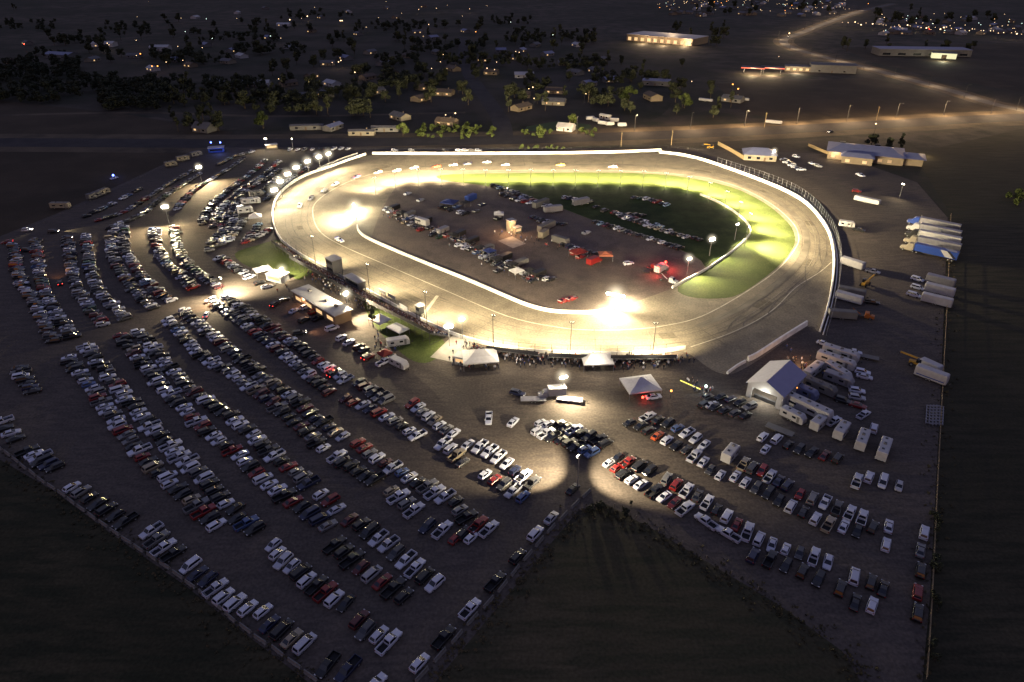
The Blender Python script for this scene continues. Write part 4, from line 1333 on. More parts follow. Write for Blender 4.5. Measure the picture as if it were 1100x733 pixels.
PITCARS = [(420, 228, "w"), (428, 232, "k"), (437, 236, "b"), (446, 239, "k"), (462, 246, "k"), (470, 249, "w"), (481, 254, "r"), (490, 258, "n"), (500, 264, "w"), (506, 269, "k"), (513, 272, "b"), (520, 277, "w"), (527, 281, "k"), (535, 284, "n"), (541, 288, "k"), (548, 288, "d"),
           (557, 287, "k"), (564, 294, "w"), (572, 299, "r"), (592, 301, "k"), (497, 259, "d"), (536, 292, "k"), (606, 324, "r"), (614, 322, "r"), (452, 216, "s"), (438, 209, "w"), (491, 223, "b"), (512, 228, "d"), (518, 221, "n"), (535, 236, "k"), (630, 251, "s"), (618, 273, "r"), (624, 277, "r")]
for i, (px, py, c) in enumerate(PITCARS):
    race_car(px, py, 9, -4, PAL[c][0], "%s race car, %s counted from the left of the pit rows" % (PAL[c][1], nth(i)), (.4, .4, .4), "race cars standing in the pits")
PITTR = [(424, 226), (441, 233), (458, 240), (476, 250), (494, 254), (508, 261), (524, 270), (543, 279), (560, 285), (579, 297)]
for i, (px, py) in enumerate(PITTR):
    camper(px, py, 12, -5, 6.0, "dark race trailer, %s from the left of the front pit row" % nth(i), 0, H=2.5, m=("black", "wall_grey", "black", "alu", "black", "black", "wall_grey")[i % 7], plain=True, name="race_trailer", group="race trailers in the front pit row")


# ------------------------------------------------------------------ tents, stands, buildings
def tent(px, py, vx, vy, L, W, he, hr, label, m="canvas", ridge=0.0):
    t = thing("canopy_tent", label, "tent", G(px, py), heading(px, py, vx, vy))
    mb = MB()
    c = [(-L / 2, -W / 2), (L / 2, -W / 2), (L / 2, W / 2), (-L / 2, W / 2)]
    rr = [(-ridge, 0), (ridge, 0)]
    # concave pitched roof in two steps
    mid = [(x * .5 + (ridge if x > 0 else -ridge) * .5, y * .5, he + (hr - he) * .40) for x, y in c]
    for i in range(4):
        j = (i + 1) % 4
        mb.face([(*c[i], he), (*c[j], he), mid[j], mid[i]])
        a = (ridge if c[i][0] > 0 else -ridge, 0, hr)
        b = (ridge if c[j][0] > 0 else -ridge, 0, hr)
        if ridge and a != b:
            mb.face([mid[i], mid[j], b, a])
        else:
            mb.face([mid[i], mid[j], a])
        mb.face([(*c[i], he - .35), (*c[j], he - .35), (*c[j], he), (*c[i], he)])
    part("canopy", mb, M[m], t)
    for x, y in c:
        mb = MB(); mb.cyl((x * .98, y * .98, 0), (x * .98, y * .98, he), .06, n=6)
        part("pole", mb, M["alu"], t)
    return t


tent(516, 391, 30, -2, 10.5, 8, 2.8, 5.2, "white peaked tent beside the bright concrete slab", ridge=1.2)
tent(641, 394, 30, -1, 9, 6.5, 2.8, 4.6, "white tent against the grandstand crowd, middle of the front", ridge=2)
tent(687, 421, 30, -4, 9.5, 8, 2.7, 5.0, "white square tent out on the apron with a peak", ridge=.3)
tent(409, 350, 16, 8, 6, 5, 2.6, 4.6, "small pale peaked tent at the edge of the lawn")
tent(428, 359, 18, 9, 6.5, 4.2, 2.4, 3.2, "low pale canopy beside the small peaked tent", ridge=2)
tent(275, 238, 12, -1, 5.5, 5.0, 2.6, 4.4, "white peaked tent outside the left turn")
tent(283, 295, 12, -3, 6, 4.5, 2.5, 3.6, "pink white tent left of the small white stand")
tent(483, 222, 14, 2, 7, 6.5, 2.6, 3.8, "dark blue canopy in the back pits", "canvas_blue")
tent(526, 275, 9, -3, 4, 4, 2.6, 3.4, "blue canopy in the front pit row", "canvas_blue")
tent(536, 235, 9, 0, 4.5, 4, 2.6, 3.8, "small white canopy left of the lit pit tower")
tent(555, 297, 9, -3, 4.5, 4, 2.6, 3.8, "white canopy at the right end of the front pit row")
tent(650, 279, 12, 0, 5.5, 4.5, 2.6, 3.6, "orange canopy in the pits left of the white SUV", "canvas_orange")
tent(621, 276, 12, -3, 6, 5, 2.6, 3.8, "red canopy in the right half of the pits", "canvas_red")
for i, (px, py) in enumerate([(432, 233), (452, 241), (487, 257), (516, 271), (533, 283), (550, 289), (569, 296), (500, 222)]):
    tent(px, py, 9, -3, 4, 3.5, 2.4, 3.2, "black pit canopy, %s from the left of the pit rows" % nth(i), "canvas_black")
tent(414, 386, 9, -4, 3.5, 3.5, 2.4, 3.4, "small red canopy behind the white pickup and camper", "canvas_red")


def bleacher(px0, px1, rows, label, depth=.72, rise=.40, base=.6, m="wall_grey", off=1.8):
    """tiers facing the track; px0-px1 run along the front foot"""
    a, b = G(*px0), G(*px1)
    L = (b - a).length
    ang = math.atan2(b.y - a.y, b.x - a.x)
    t = thing("grandstand", label, "grandstand", a, ang)
    for i in range(rows):
        mb = MB()
        y = -off - i * depth
        mb.box(L / 2, y, base + i * rise, L, .34, .06)
        mb.box(L / 2, y - .36, base + i * rise - .22, L, .36, .05)
        part("seat_row", mb, M[m], t)
    mb = MB()
    for k in range(int(L / 3.5) + 1):
        x = min(L, k * 3.5)
        y0, y1 = -off + .2, -off - rows * depth
        z1 = base + rows * rise
        mb.cyl((x, y0, 0), (x, y1, z1 - .3), .06, n=4)
        mb.cyl((x, y1, 0), (x, y1, z1 + 1.0), .06, n=4)
        mb.cyl((x, y0, .1), (x, y1, .1), .05, n=4)
    part("frame", mb, M["dark_steel"], t)
    mb = MB()
    y1 = -off - rows * depth
    z1 = base + rows * rise
    mb.box(L / 2, y1, z1 - .1, L, .05, 1.1)
    part("back_panel", mb, M["dark_steel"], t)
    return t, a, ang, L, rows, depth, rise, base, off


def person_mb(seated, mb, x, y, z, a, r, col):
    c, s = math.cos(a), math.sin(a)
    h = r.uniform(.94, 1.06)

    def q(u, v, w):
        return (x + (u * c - v * s) * h, y + (u * s + v * c) * h, z + w * h)

    def tube(pts, mi):
        rings = []
        for u, v, w, ru, rv in pts:
            rings.append([q(u + ru * math.cos(k * math.pi / 3), v + rv * math.sin(k * math.pi / 3), w) for k in range(6)])
        mb.loft(rings, mi)
    d = 0 if not seated else -.42
    tube([(0, 0, .86 + d, .12, .17), (0, 0, 1.15 + d, .12, .19), (0, 0, 1.4 + d, .10, .21), (0, 0, 1.48 + d, .05, .07)], col)
    tube([(0.01, 0, 1.48 + d, .05, .05), (.02, 0, 1.56 + d, .09, .075), (.01, 0, 1.68 + d, .095, .08), (0, 0, 1.74 + d, .05, .05)], 6)
    for sd in (-1, 1):
        tube([(0.02, sd * .25, 1.40 + d, .05, .05), (.06, sd * .29, 1.12 + d, .042, .042), (.18, sd * .24, .95 + d, .035, .035)], col)
        if seated:
            k = len(mb.v)
            mb.hexa([q(0, sd * .1 - .07, .40), q(.45, sd * .1 - .06, .42), q(.45, sd * .1 + .06, .42), q(0, sd * .1 + .07, .40)], [q(0, sd * .1 - .07, .56), q(.45, sd * .1 - .06, .55), q(.45, sd * .1 + .06, .55), q(0, sd * .1 + .07, .56)], 5)
            tube([(.42, sd * .1, 0, .05, .05), (.42, sd * .1, .5, .065, .06)], 5)
        else:
            tube([(0, sd * .1, 0, .06, .05), (0, sd * .1, .45, .06, .055), (0, sd * .095, .9, .085, .08)], 5)


CLOTH = [mat("crowd_cloth_" + n, c, .85) for n, c in (("white", (.70, .70, .72)), ("black", (.012, .012, .014)), ("blue", (.04, .06, .18)), ("red", (.22, .03, .03)), ("grey", (.16, .16, .18)), ("denim", (.02, .025, .05)), ("skin", (.32, .18, .12)))]


def pcol(r):
    return r.choices([0, 1, 2, 3, 4], [17, 44, 13, 5, 21])[0]


def seat_crowd(info, name, fill=.8):
    t, a, ang, L, rows, depth, rise, base, off = info
    r = random.Random(hash((round(L, 2), rows)) & 0xffff)
    mb = MB()
    for i in range(rows):
        y = -off - i * depth
        x = .4
        while x < L - .3:
            if r.random() < fill:
                person_mb(True, mb, x, y - .05, base + i * rise - .42 + .02, R(90) + r.gauss(0, .25), r, pcol(r))
            x += r.uniform(.52, .7)
    o = obj(name, mb.mesh(name, CLOTH), None, a, ang)
    return tag(o, kind="stuff", label=None)


def stand_crowd(name, px, n, spread, label, seed):
    r = random.Random(seed)
    path = gpath(px, 4)
    mb = MB()
    o0 = path[0]
    pp = along(path, path_len(path) / n)
    for q, a in pp:
        q = q + Vector((r.gauss(0, spread), r.gauss(0, spread), 0)) - o0
        person_mb(False, mb, q.x, q.y, 0, r.uniform(0, 6.28), r, pcol(r))
    o = obj(name, mb.mesh(name, CLOTH), None, o0)
    return tag(o, label, "crowd", kind="stuff")


bl = []
bl.append((bleacher((306, 263), (330, 279), 5, "low dark bleacher at the left end of the front straight"), "left end"))
bl.append((bleacher((333, 281), (375, 303.5), 9, "long bleacher beside the announcer booth"), "booth"))
bl.append((bleacher((379, 306), (415, 326), 10, "tall bleacher above the flat white roof"), "centre"))
bl.append((bleacher((418, 327.5), (486, 360.5), 10, "longest tall bleacher beside the grandstand lawn"), "lawn"))
bl.append((bleacher((528, 373), (582, 379.5), 6, "low bleacher behind the white peaked tent"), "tent"))
bl.append((bleacher((590, 380.5), (640, 382.5), 6, "low bleacher left of the middle white tent"), "middle"))
bl.append((bleacher((652, 382.5), (720, 382), 7, "dark bleacher at the right end of the front straight"), "right end"))
for info, w in bl:
    o = seat_crowd(info, "seated_crowd", .82)
    tag(o, "seated crowd filling the %s" % info[0]["label"], "crowd")
stand_crowd("standing_crowd", [(330, 294), (372, 318), (404, 335)], 110, 1.9, "people standing behind the bleachers near the announcer booth", 3)
stand_crowd("standing_crowd", [(500, 374), (540, 384.5), (600, 389), (650, 390)], 230, 1.7, "people standing along the foot of the front straight bleachers", 4)
stand_crowd("standing_crowd", [(650, 390), (700, 391), (738, 387)], 130, 1.9, "people standing at the right end of the front straight", 5)
stand_crowd("standing_crowd", [(486, 384), (496, 392), (512, 396), (530, 394)], 34, 1.6, "people around the white peaked tent by the slab", 6)
stand_crowd("standing_crowd", [(740, 412), (752, 420), (765, 424)], 18, 1.3, "people in blue light left of the gabled building", 7)
stand_crowd("standing_crowd", [(853, 388), (862, 396), (868, 402)], 34, 2.0, "people queueing behind the gabled white building", 8)
stand_crowd("standing_crowd", [(300, 308), (318, 320), (336, 334)], 22, 1.6, "people along the front of the flat white roof", 9)
stand_crowd("pit_crew_crowd", [(418, 232), (460, 248), (500, 265), (540, 288), (580, 303)], 110, 2.4, "pit crews standing among the front pit row", 10)
stand_crowd("pit_crew_crowd", [(540, 252), (556, 256), (572, 262), (600, 268)], 24, 2.4, "people around the lit concrete pad in the pits", 12)
stand_crowd("standing_crowd", [(405, 362), (414, 378), (425, 384)], 16, 1.4, "people between the rounded campers by the lawn", 13)


def gable(name, label, cat, A, B, C, he, hr, mw, mr, over=.5, mr2=None, doors=0, windows=0, lit=False):
    """A-B one eave line (ground points), C opposite eave beside A"""
    ax = (B - A)
    L = ax.length
    ax = ax / L
    nx = Vector((-ax.y, ax.x, 0))
    W = (C - A).dot(nx)
    if W < 0:
        nx, W = -nx, -W
    ctr = A + ax * L / 2 + nx * W / 2
    t = thing(name, label, cat, ctr, math.atan2(ax.y, ax.x))
    return t, L, W


def gable_house(name, label, cat, ctr, rz, L, W, he, hr, mw, mr, over=.4, wins=((-.3, -1), (.25, -1), (-.3, 1), (.25, 1)), lit=0, door=True, group=None, chimney=False, mr2=None):
    t = thing(name, label, cat, ctr, rz, group)
    mb = MB()
    mb.box(0, 0, 0, L, W, he)
    for s in (-1, 1):
        mb.face([(s * L / 2, -W / 2, he), (s * L / 2, W / 2, he), (s * L / 2, 0, hr)])
    part("wall", mb, mw, t)
    mb = MB()
    k = over * (hr - he) / (W / 2)
    for s in (-1, 1):
        e = [(-L / 2 - over, s * (W / 2 + over), he - k + .04), (L / 2 + over, s * (W / 2 + over), he - k + .04), (L / 2 + over, 0, hr + .04), (-L / 2 - over, 0, hr + .04)]
        mb.hexa(e, [(x, y, z + .14) for x, y, z in e], 0 if s < 0 else 1)
    rf = part("roof", mb, [mr, mr2 or mr], t)
    if chimney:
        mb = MB(); mb.box(L * .2, W * .12, hr - .9, .7, .7, 1.7); part("chimney", mb, M["wall_tan"], rf)
    for i, (x, s) in enumerate(wins):
        mb = MB(); mb.box(L * x, s * (W / 2 + .01), 1.0, min(1.8, L * .16), .06, 1.15)
        part("window", mb, M["window_lit"] if i < lit else M["window_dark"], t)
    if door:
        mb = MB(); mb.box(-L * .02, -W / 2 - .012, .05, 1.0, .06, 2.05); part("door", mb, M["door"], t)
    return t


# gabled white shelter with a lit open front
A, B, C = G(803.6, 410.5, 4.6), G(827.8, 389, 4.6), G(840.5, 427, 4.6)
ax = (B - A); Lg = ax.length; ax = ax / Lg
nx = Vector((ax.y, -ax.x, 0))
Wg = (C - A).dot(nx)
ctr = A + ax * Lg / 2 + nx * Wg / 2
ctr.z = 0
gz = math.atan2(ax.y, ax.x)
t = thing("gabled_shelter", "white gabled building with a bright open front and blue grey roof slope", "building", ctr, gz)
mb = MB()
mb.box(Lg / 2 - .1, 0, 0, .2, Wg, 4.5)
for s in (-1, 1):
    mb.box(0, s * (Wg / 2 - .1), 0, Lg - .4, .2, 4.5)
mb.face([(Lg / 2, -Wg / 2, 4.5), (Lg / 2, Wg / 2, 4.5), (Lg / 2, 0, 7.0)])
mb.hexa([(-Lg / 2, -Wg / 2, 4.5), (-Lg / 2 + .2, -Wg / 2, 4.5), (-Lg / 2 + .2, Wg / 2, 4.5), (-Lg / 2, Wg / 2, 4.5)], [(-Lg / 2, -.05, 7), (-Lg / 2 + .2, -.05, 7), (-Lg / 2 + .2, .05, 7), (-Lg / 2, .05, 7)])
mb.box(-Lg / 2 + .1, 0, 3.6, .2, Wg - .4, .88)
for s in (-1, 1):
    mb.box(-Lg / 2 + .1, s * (Wg / 2 - .9), 0, .2, 1.3, 3.59)
part("wall", mb, M["white"], t)
mb = MB()
for s, mi in ((-1, 1), (1, 0)):
    e = [(-Lg / 2 - .5, s * (Wg / 2 + .4), 4.42), (Lg / 2 + .5, s * (Wg / 2 + .4), 4.42), (Lg / 2 + .5, 0, 7.06), (-Lg / 2 - .5, 0, 7.06)]
    mb.hexa(e, [(x, y, z + .14) for x, y, z in e], mi)
part("roof", mb, [M["canvas"], mat("blue_grey_roof_sheet", (.20, .20, .30), .6, noise=.05, scale=.5)], t)
mb = MB(); mb.box(-Lg / 2 + 1.2, 0, .95, .6, Wg * .62, .12); mb.box(-Lg / 2 + 1.2, 0, 0, .5, Wg * .6, .94); part("counter", mb, M["dark_steel"], t)
mb = MB(); mb.box(-Lg / 2 + 2.0, 0, 4.2, .3, Wg * .5, .12); part("ceiling_lamp", mb, M["lamp_cool"], t)
p = ctr + ax * (-Lg / 2 + 1.0)
light("POINT", "shelter_glow", (p.x, p.y, 3.9), 2600, (1, .97, .78), radius=.5)
p = ctr + ax * (-Lg / 2 - 1.2)
light("POINT", "shelter_front_glow", (p.x, p.y, 3.2), 700, (1, .97, .78), radius=.4)

# concession building with a broad flat white roof
A, B, C = G(312, 312, 4), G(359, 340, 4), G(329, 304, 4)
ax = (B - A); L_ = ax.length; ax /= L_
nx = Vector((-ax.y, ax.x, 0)); W_ = abs((C - A).dot(nx))
ctr = A + ax * L_ / 2 + nx * W_ / 2
ctr.z = 0
t = thing("concession_building", "low concession building with a broad flat white roof", "building", ctr, math.atan2(ax.y, ax.x))
mb = MB(); mb.box(0, 0, 0, L_ - 1.0, W_ - 1.0, 3.7); part("wall", mb, M["wall_tan"], t)
mb = MB(); mb.box(0, 0, 3.7, L_, W_, .3); mb.box(0, 0, 4.0, L_ - .8, W_ - .8, .05); part("roof", mb, M["roof_white"], t)
for x in (-.3, .1, .3):
    mb = MB(); mb.box(L_ * x, W_ * .1, 4.05, 1.2, 1.0, .7); part("roof_unit", mb, M["wall_grey"], t)
for k in range(4):
    mb = MB(); mb.box(-L_ * .36 + k * L_ * .24, -W_ / 2 + .49, 1.1, L_ * .13, .05, 1.3); part("serving_window", mb, M["window_lit"], t)

# announcer booth, small stands, pit tower
def booth(name, label, px, py, vx, vy, L, W, floors, m, cat="building", lit=False, stilts=0.0, roof="roof_white"):
    t = thing(name, label, cat, G(px, py), heading(px, py, vx, vy))
    h = floors * 2.7
    mb = MB(); mb.box(0, 0, stilts, L, W, h); part("wall", mb, M[m], t)
    mb = MB(); mb.box(0, 0, stilts + h + .002, L + .5, W + .5, .16); part("roof", mb, M[roof], t)
    for f in range(floors):
        for s in (-1, 1):
            mb = MB(); mb.box(0, s * (W / 2 + .01), stilts + f * 2.7 + 1.0, L * .8, .05, 1.1); part("window", mb, M["window_lit" if lit else "window_dark"], t)
    if stilts:
        for x in (-1, 1):
            for y in (-1, 1):
                mb = MB(); mb.cyl((x * L * .45, y * W * .45, 0), (x * L * .45, y * W * .45, stilts), .12, n=6); part("stilt", mb, M["dark_steel"], t)
    return t


booth("announcer_booth", "grey two storey announcer booth behind the bleachers", 361, 298, 12, 7, 5, 4, 2, "wall_grey", stilts=2.4)
booth("press_box", "long low grey press box joined behind the bleachers", 383, 313, 14, 8, 9, 3, 1, "wall_grey", stilts=2.4)
booth("ticket_stand", "small white stand glowing under a lamp beside the left lawn", 299, 301, 13, 3, 7, 4.5, 1, "white", lit=True)
booth("pit_tower", "tall narrow lit tower in the middle of the pits", 549, 249, 8, -2, 3.0, 3.0, 2, "wall_cream", lit=True)
booth("pit_kiosk", "small lit kiosk beside the pit tower", 555, 250, 8, -2, 3.2, 2.8, 1, "wall_cream", lit=True)
booth("entry_stand", "blue lit stand at the top left corner of the lot", 233, 163, 14, -1, 9, 5, 1, "blue")
booth("gate_booth", "small pale booth on the slab by the white peaked tent", 497, 390, 10, 2, 4.0, 3, 1, "white", lit=True)
booth("portable_office", "pale cabin with yellow lit front at the head of the lot", 292, 160, 10, -1, 7, 3.5, 1, "wall_cream", lit=True)
booth("flag_stand", "small flag stand at the front straight wall", 452, 344.5, 10, 6, 2.2, 2.0, 1, "dark_steel", stilts=3.0)
# advert boards on the back of the long bleacher
for i, (px, py) in enumerate([(411, 318.5), (421, 323.5), (434, 335)]):
    t = thing("sign_board", "white board on posts behind the tall bleachers, %s from the left" % nth(i), "sign", G(px, py), heading(px, py, 12, 7))
    mb = MB(); mb.box(0, 0, 1.2, 4.6, .12, 1.3); part("panel", mb, M["white"], t)
    for x in (-2, 2):
        mb = MB(); mb.cyl((x, .12, 0), (x, .12, 2.4), .06, n=6); part("post", mb, M["dark_steel"], t)

# ------------------------------------------------------------------ lamp posts
WARM = (1.0, 0.80, 0.45)
WHITE = (1.0, 0.84, 0.52)


HALO = {}


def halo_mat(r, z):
    """camera bloom imitated by a glowing ball round a floodlight, fading at the rim"""
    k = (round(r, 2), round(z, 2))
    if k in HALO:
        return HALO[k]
    m = bpy.data.materials.new("painted_bloom")
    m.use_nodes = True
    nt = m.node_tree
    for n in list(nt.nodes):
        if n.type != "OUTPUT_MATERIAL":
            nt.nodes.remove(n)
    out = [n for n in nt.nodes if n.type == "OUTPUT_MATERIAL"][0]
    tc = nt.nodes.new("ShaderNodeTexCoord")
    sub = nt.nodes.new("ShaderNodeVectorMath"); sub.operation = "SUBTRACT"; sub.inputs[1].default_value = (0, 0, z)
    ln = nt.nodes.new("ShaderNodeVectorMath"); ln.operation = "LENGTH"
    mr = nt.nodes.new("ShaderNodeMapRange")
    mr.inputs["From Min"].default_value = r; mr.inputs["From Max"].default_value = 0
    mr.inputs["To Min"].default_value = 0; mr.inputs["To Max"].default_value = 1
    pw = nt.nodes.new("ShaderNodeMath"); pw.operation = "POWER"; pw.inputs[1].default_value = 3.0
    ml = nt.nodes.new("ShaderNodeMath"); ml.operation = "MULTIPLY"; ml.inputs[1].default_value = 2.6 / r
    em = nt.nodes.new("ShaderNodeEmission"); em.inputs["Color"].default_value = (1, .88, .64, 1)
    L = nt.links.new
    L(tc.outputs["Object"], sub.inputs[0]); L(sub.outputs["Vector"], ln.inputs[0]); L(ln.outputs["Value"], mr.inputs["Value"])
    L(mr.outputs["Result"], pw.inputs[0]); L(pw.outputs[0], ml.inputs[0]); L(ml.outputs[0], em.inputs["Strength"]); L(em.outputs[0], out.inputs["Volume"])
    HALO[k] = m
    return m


def flood_pole(px, py, h, label, heads=4, aim=None, power=1e5, angle=95, blend=.6, col=WHITE, lens="lamp", lens_r=.32, group=None, offset=(0, 0), extra=None, width=None, m_pole="steel", halo=0):
    """pole with a bank of floodlights aimed at a ground point (pixel) ; real spot lamps in the bank"""
    p = G(px, py)
    t = thing("floodlight_pole", label, "floodlight", p, 0, group)
    d = (G(*aim) - p) if aim else Vector((0, -1, 0))
    d.z = 0
    d = d.normalized()
    s = Vector((-d.y, d.x, 0))
    mb = MB(); mb.cyl((0, 0, 0), (0, 0, h), .13, .08, 8); part("pole", mb, M[m_pole], t)
    w = width or heads * .8
    mb = MB(); mb.cyl(tuple(s * -w / 2 + Vector((0, 0, h))), tuple(s * w / 2 + Vector((0, 0, h))), .07, n=6); part("crossarm", mb, M[m_pole], t)
    for i in range(heads):
        u = (i - (heads - 1) / 2) * (w / max(1, heads))
        c = s * u + Vector((0, 0, h + .35))
        mb = MB(); mb.cyl(tuple(c - d * .35), tuple(c + d * .18 - Vector((0, 0, .12))), lens_r * .55, lens_r * .95, 8)
        hd = part("lamp_head", mb, M["dark_steel"], t)
        mb = MB(); mb.ball(c + d * .26 - Vector((0, 0, .16)), lens_r, 0, 8, 5)
        part("lens", mb, M[lens], hd)
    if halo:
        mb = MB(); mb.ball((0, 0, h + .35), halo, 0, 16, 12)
        part("bloom_glow", mb, halo_mat(halo, h + .35), t)
    if power:
        tp = G(*aim) if aim else p
        lp = p + d * .9 + Vector((0, 0, h + .1))
        light("SPOT", "flood_lamp", lp, power, col, t, tp, angle, blend, .5)
    for e in (extra or []):
        tp = G(*e[0])
        dd = (tp - p); dd.z = 0; dd.normalize()
        light("SPOT", "flood_lamp", p + dd * .9 + Vector((0, 0, h + .1)), e[1], col, t, tp, e[2], blend, .5)
    return t


K = 1.0
# row of bright floods outside the left turn
LT = [(297.5, 213), (303.5, 203), (311.5, 195), (320.5, 187.5), (332.5, 180.5), (344.5, 175.5), (354.5, 172)]
LA = [(330, 250), (336, 240), (345, 225), (355, 214), (370, 205), (388, 196), (410, 188)]
for i, (q, a) in enumerate(zip(LT, LA)):
    flood_pole(q[0], q[1] + 9, 8, "dazzling floodlight bank outside the left turn, %s from the bottom" % nth(i), 5, a, 2.0e5, 125, .7, (1.0, .82, .50), lens_r=.8, group="floodlight banks on the left turn", halo=4.6, width=2.3)  # oversized lens balls and halo imitate bloom
# banks along the inside of the track pointing out over the turn and back straight
ring_px = [(404, 205.5), (425, 198.5), (450, 196), (474, 195.2), (498, 195.5), (522, 196.5), (546, 196.5), (570, 196.3), (594, 196.3), (618, 196.6), (642, 197), (666, 197.3), (690, 198), (714, 200), (738, 204), (760, 211), (778, 221), (792, 233), (802, 246), (800, 261)]
ring_aim = [(388, 192), (418, 184), (448, 180), (474, 179), (498, 178.5), (522, 178.5), (546, 178.5), (570, 178.5), (594, 178.5), (618, 178.5), (642, 178.8), (668, 179.5), (696, 181), (724, 184.5), (755, 190), (786, 199), (812, 211), (834, 227), (848, 244), (846, 268)]
for i, (q, a) in enumerate(zip(ring_px, ring_aim)):
    far = (a[0] + (a[0] - q[0]) * .6, a[1] + (a[1] - q[1]) * .6)
    flood_pole(q[0], q[1] + 4, 8.5, "low floodlight bank inside the far straight and right turn, %s from left" % nth(i), 3, a, .36e5 * (1.0 if i > 1 else 1.4), 150, 1.0, (1.0, .81, .47), lens_r=.2, group=None, extra=[(far, 2.5e5 * (1 + .7 * (i > 12)), 118)])
    pc = G(q[0], q[1] + 4)
    d_ = (G(*a) - pc).normalized()
    light("POINT", "bank_spill", pc + d_ * 2.2 + Vector((0, 0, 2.6)), 2000, (1.0, .85, .54), radius=.4)
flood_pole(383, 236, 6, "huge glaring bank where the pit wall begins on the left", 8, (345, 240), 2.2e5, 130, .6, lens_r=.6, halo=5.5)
for u, v in ((378, 229), (388, 226), (383, 233)):
    light("POINT", "bank_glare", G(u, v) + Vector((0, 0, 3.2)), 1.5e4, (1, .88, .56), radius=.6)
for u, v in ((651, 331), (664, 327), (676, 324), (660, 336)):
    light("POINT", "bank_glare", G(u, v) + Vector((0, 0, 3.0)), .65e4, (1, .88, .56), radius=.6)
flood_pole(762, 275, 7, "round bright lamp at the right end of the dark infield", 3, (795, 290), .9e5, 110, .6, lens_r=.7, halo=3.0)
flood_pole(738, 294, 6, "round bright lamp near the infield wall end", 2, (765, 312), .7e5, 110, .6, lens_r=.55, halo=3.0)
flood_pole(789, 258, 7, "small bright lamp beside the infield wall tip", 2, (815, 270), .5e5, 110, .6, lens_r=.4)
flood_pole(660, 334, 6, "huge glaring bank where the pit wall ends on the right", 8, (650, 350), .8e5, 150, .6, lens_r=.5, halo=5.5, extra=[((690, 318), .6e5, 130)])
# banks behind the grandstand shining on the front straight; extra: added back-facing spots filling the lot
GS = [(340, 288.5, (368, 272)), (398, 321, (432, 299)), (459, 353, (490, 326)), (530, 380, (552, 352)), (612, 388, (618, 360)), (700, 389, (696, 362))]
for i, (x, y, a) in enumerate(GS):
    flood_pole(x, y, 13, "slim dark floodlight pole behind the grandstand, %s from the left" % nth(i), 2, a, 1.5e5 * (1.2 if 2 < i < 6 else .9), 112, .8, (1.0, .82, .48), lens_r=.14, m_pole="dark_steel", extra=[((x - 8, y + 55), .10e5, 140)], group="grandstand floodlight poles")
# lot lamps
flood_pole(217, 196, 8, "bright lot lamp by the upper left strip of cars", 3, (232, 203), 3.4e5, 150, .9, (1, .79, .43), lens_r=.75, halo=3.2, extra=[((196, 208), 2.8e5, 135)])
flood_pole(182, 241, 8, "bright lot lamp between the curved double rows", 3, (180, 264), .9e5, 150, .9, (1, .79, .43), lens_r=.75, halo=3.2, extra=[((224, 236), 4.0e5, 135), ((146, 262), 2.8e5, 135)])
flood_pole(240, 319, 7, "lot lamp beside the lit lane at the end of the curved rows", 2, (256, 312), 1.2e5, 125, .8, lens_r=.35, extra=[((218, 330), .6e5, 120)])
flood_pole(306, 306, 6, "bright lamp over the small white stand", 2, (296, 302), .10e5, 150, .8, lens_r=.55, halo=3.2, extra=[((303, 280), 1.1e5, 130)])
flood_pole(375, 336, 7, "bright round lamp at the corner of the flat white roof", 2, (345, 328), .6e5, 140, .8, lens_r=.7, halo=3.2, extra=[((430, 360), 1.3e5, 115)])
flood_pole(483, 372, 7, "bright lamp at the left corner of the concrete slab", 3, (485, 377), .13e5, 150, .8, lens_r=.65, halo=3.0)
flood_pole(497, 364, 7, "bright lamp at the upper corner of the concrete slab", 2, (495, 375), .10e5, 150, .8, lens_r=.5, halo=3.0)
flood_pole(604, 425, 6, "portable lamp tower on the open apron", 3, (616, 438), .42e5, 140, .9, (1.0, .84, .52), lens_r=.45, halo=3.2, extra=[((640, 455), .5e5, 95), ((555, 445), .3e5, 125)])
flood_pole(620, 526, 9.5, "junction lamp post shining left and right", 2, (552, 492), 1.0e5, 88, .6, (1.0, .83, .52), lens_r=.25, extra=[((690, 506), .8e5, 88)], width=1.2)
flood_pole(287, 160, 6, "yellow lit lamp at the head of the lot", 2, (284, 165), .16e5, 140, .8, lens_r=.4)
flood_pole(315, 160, 6, "lamp beside the road edge at the head of the lot", 1, (318, 164), .06e5, 140, .8, lens_r=.3)
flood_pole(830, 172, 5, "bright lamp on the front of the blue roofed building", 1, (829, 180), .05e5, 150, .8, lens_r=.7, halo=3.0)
flood_pole(966, 213, 7, "tall white light tower on the dark dirt", 2, (955, 218), .05e5, 140, .8, lens_r=.3)

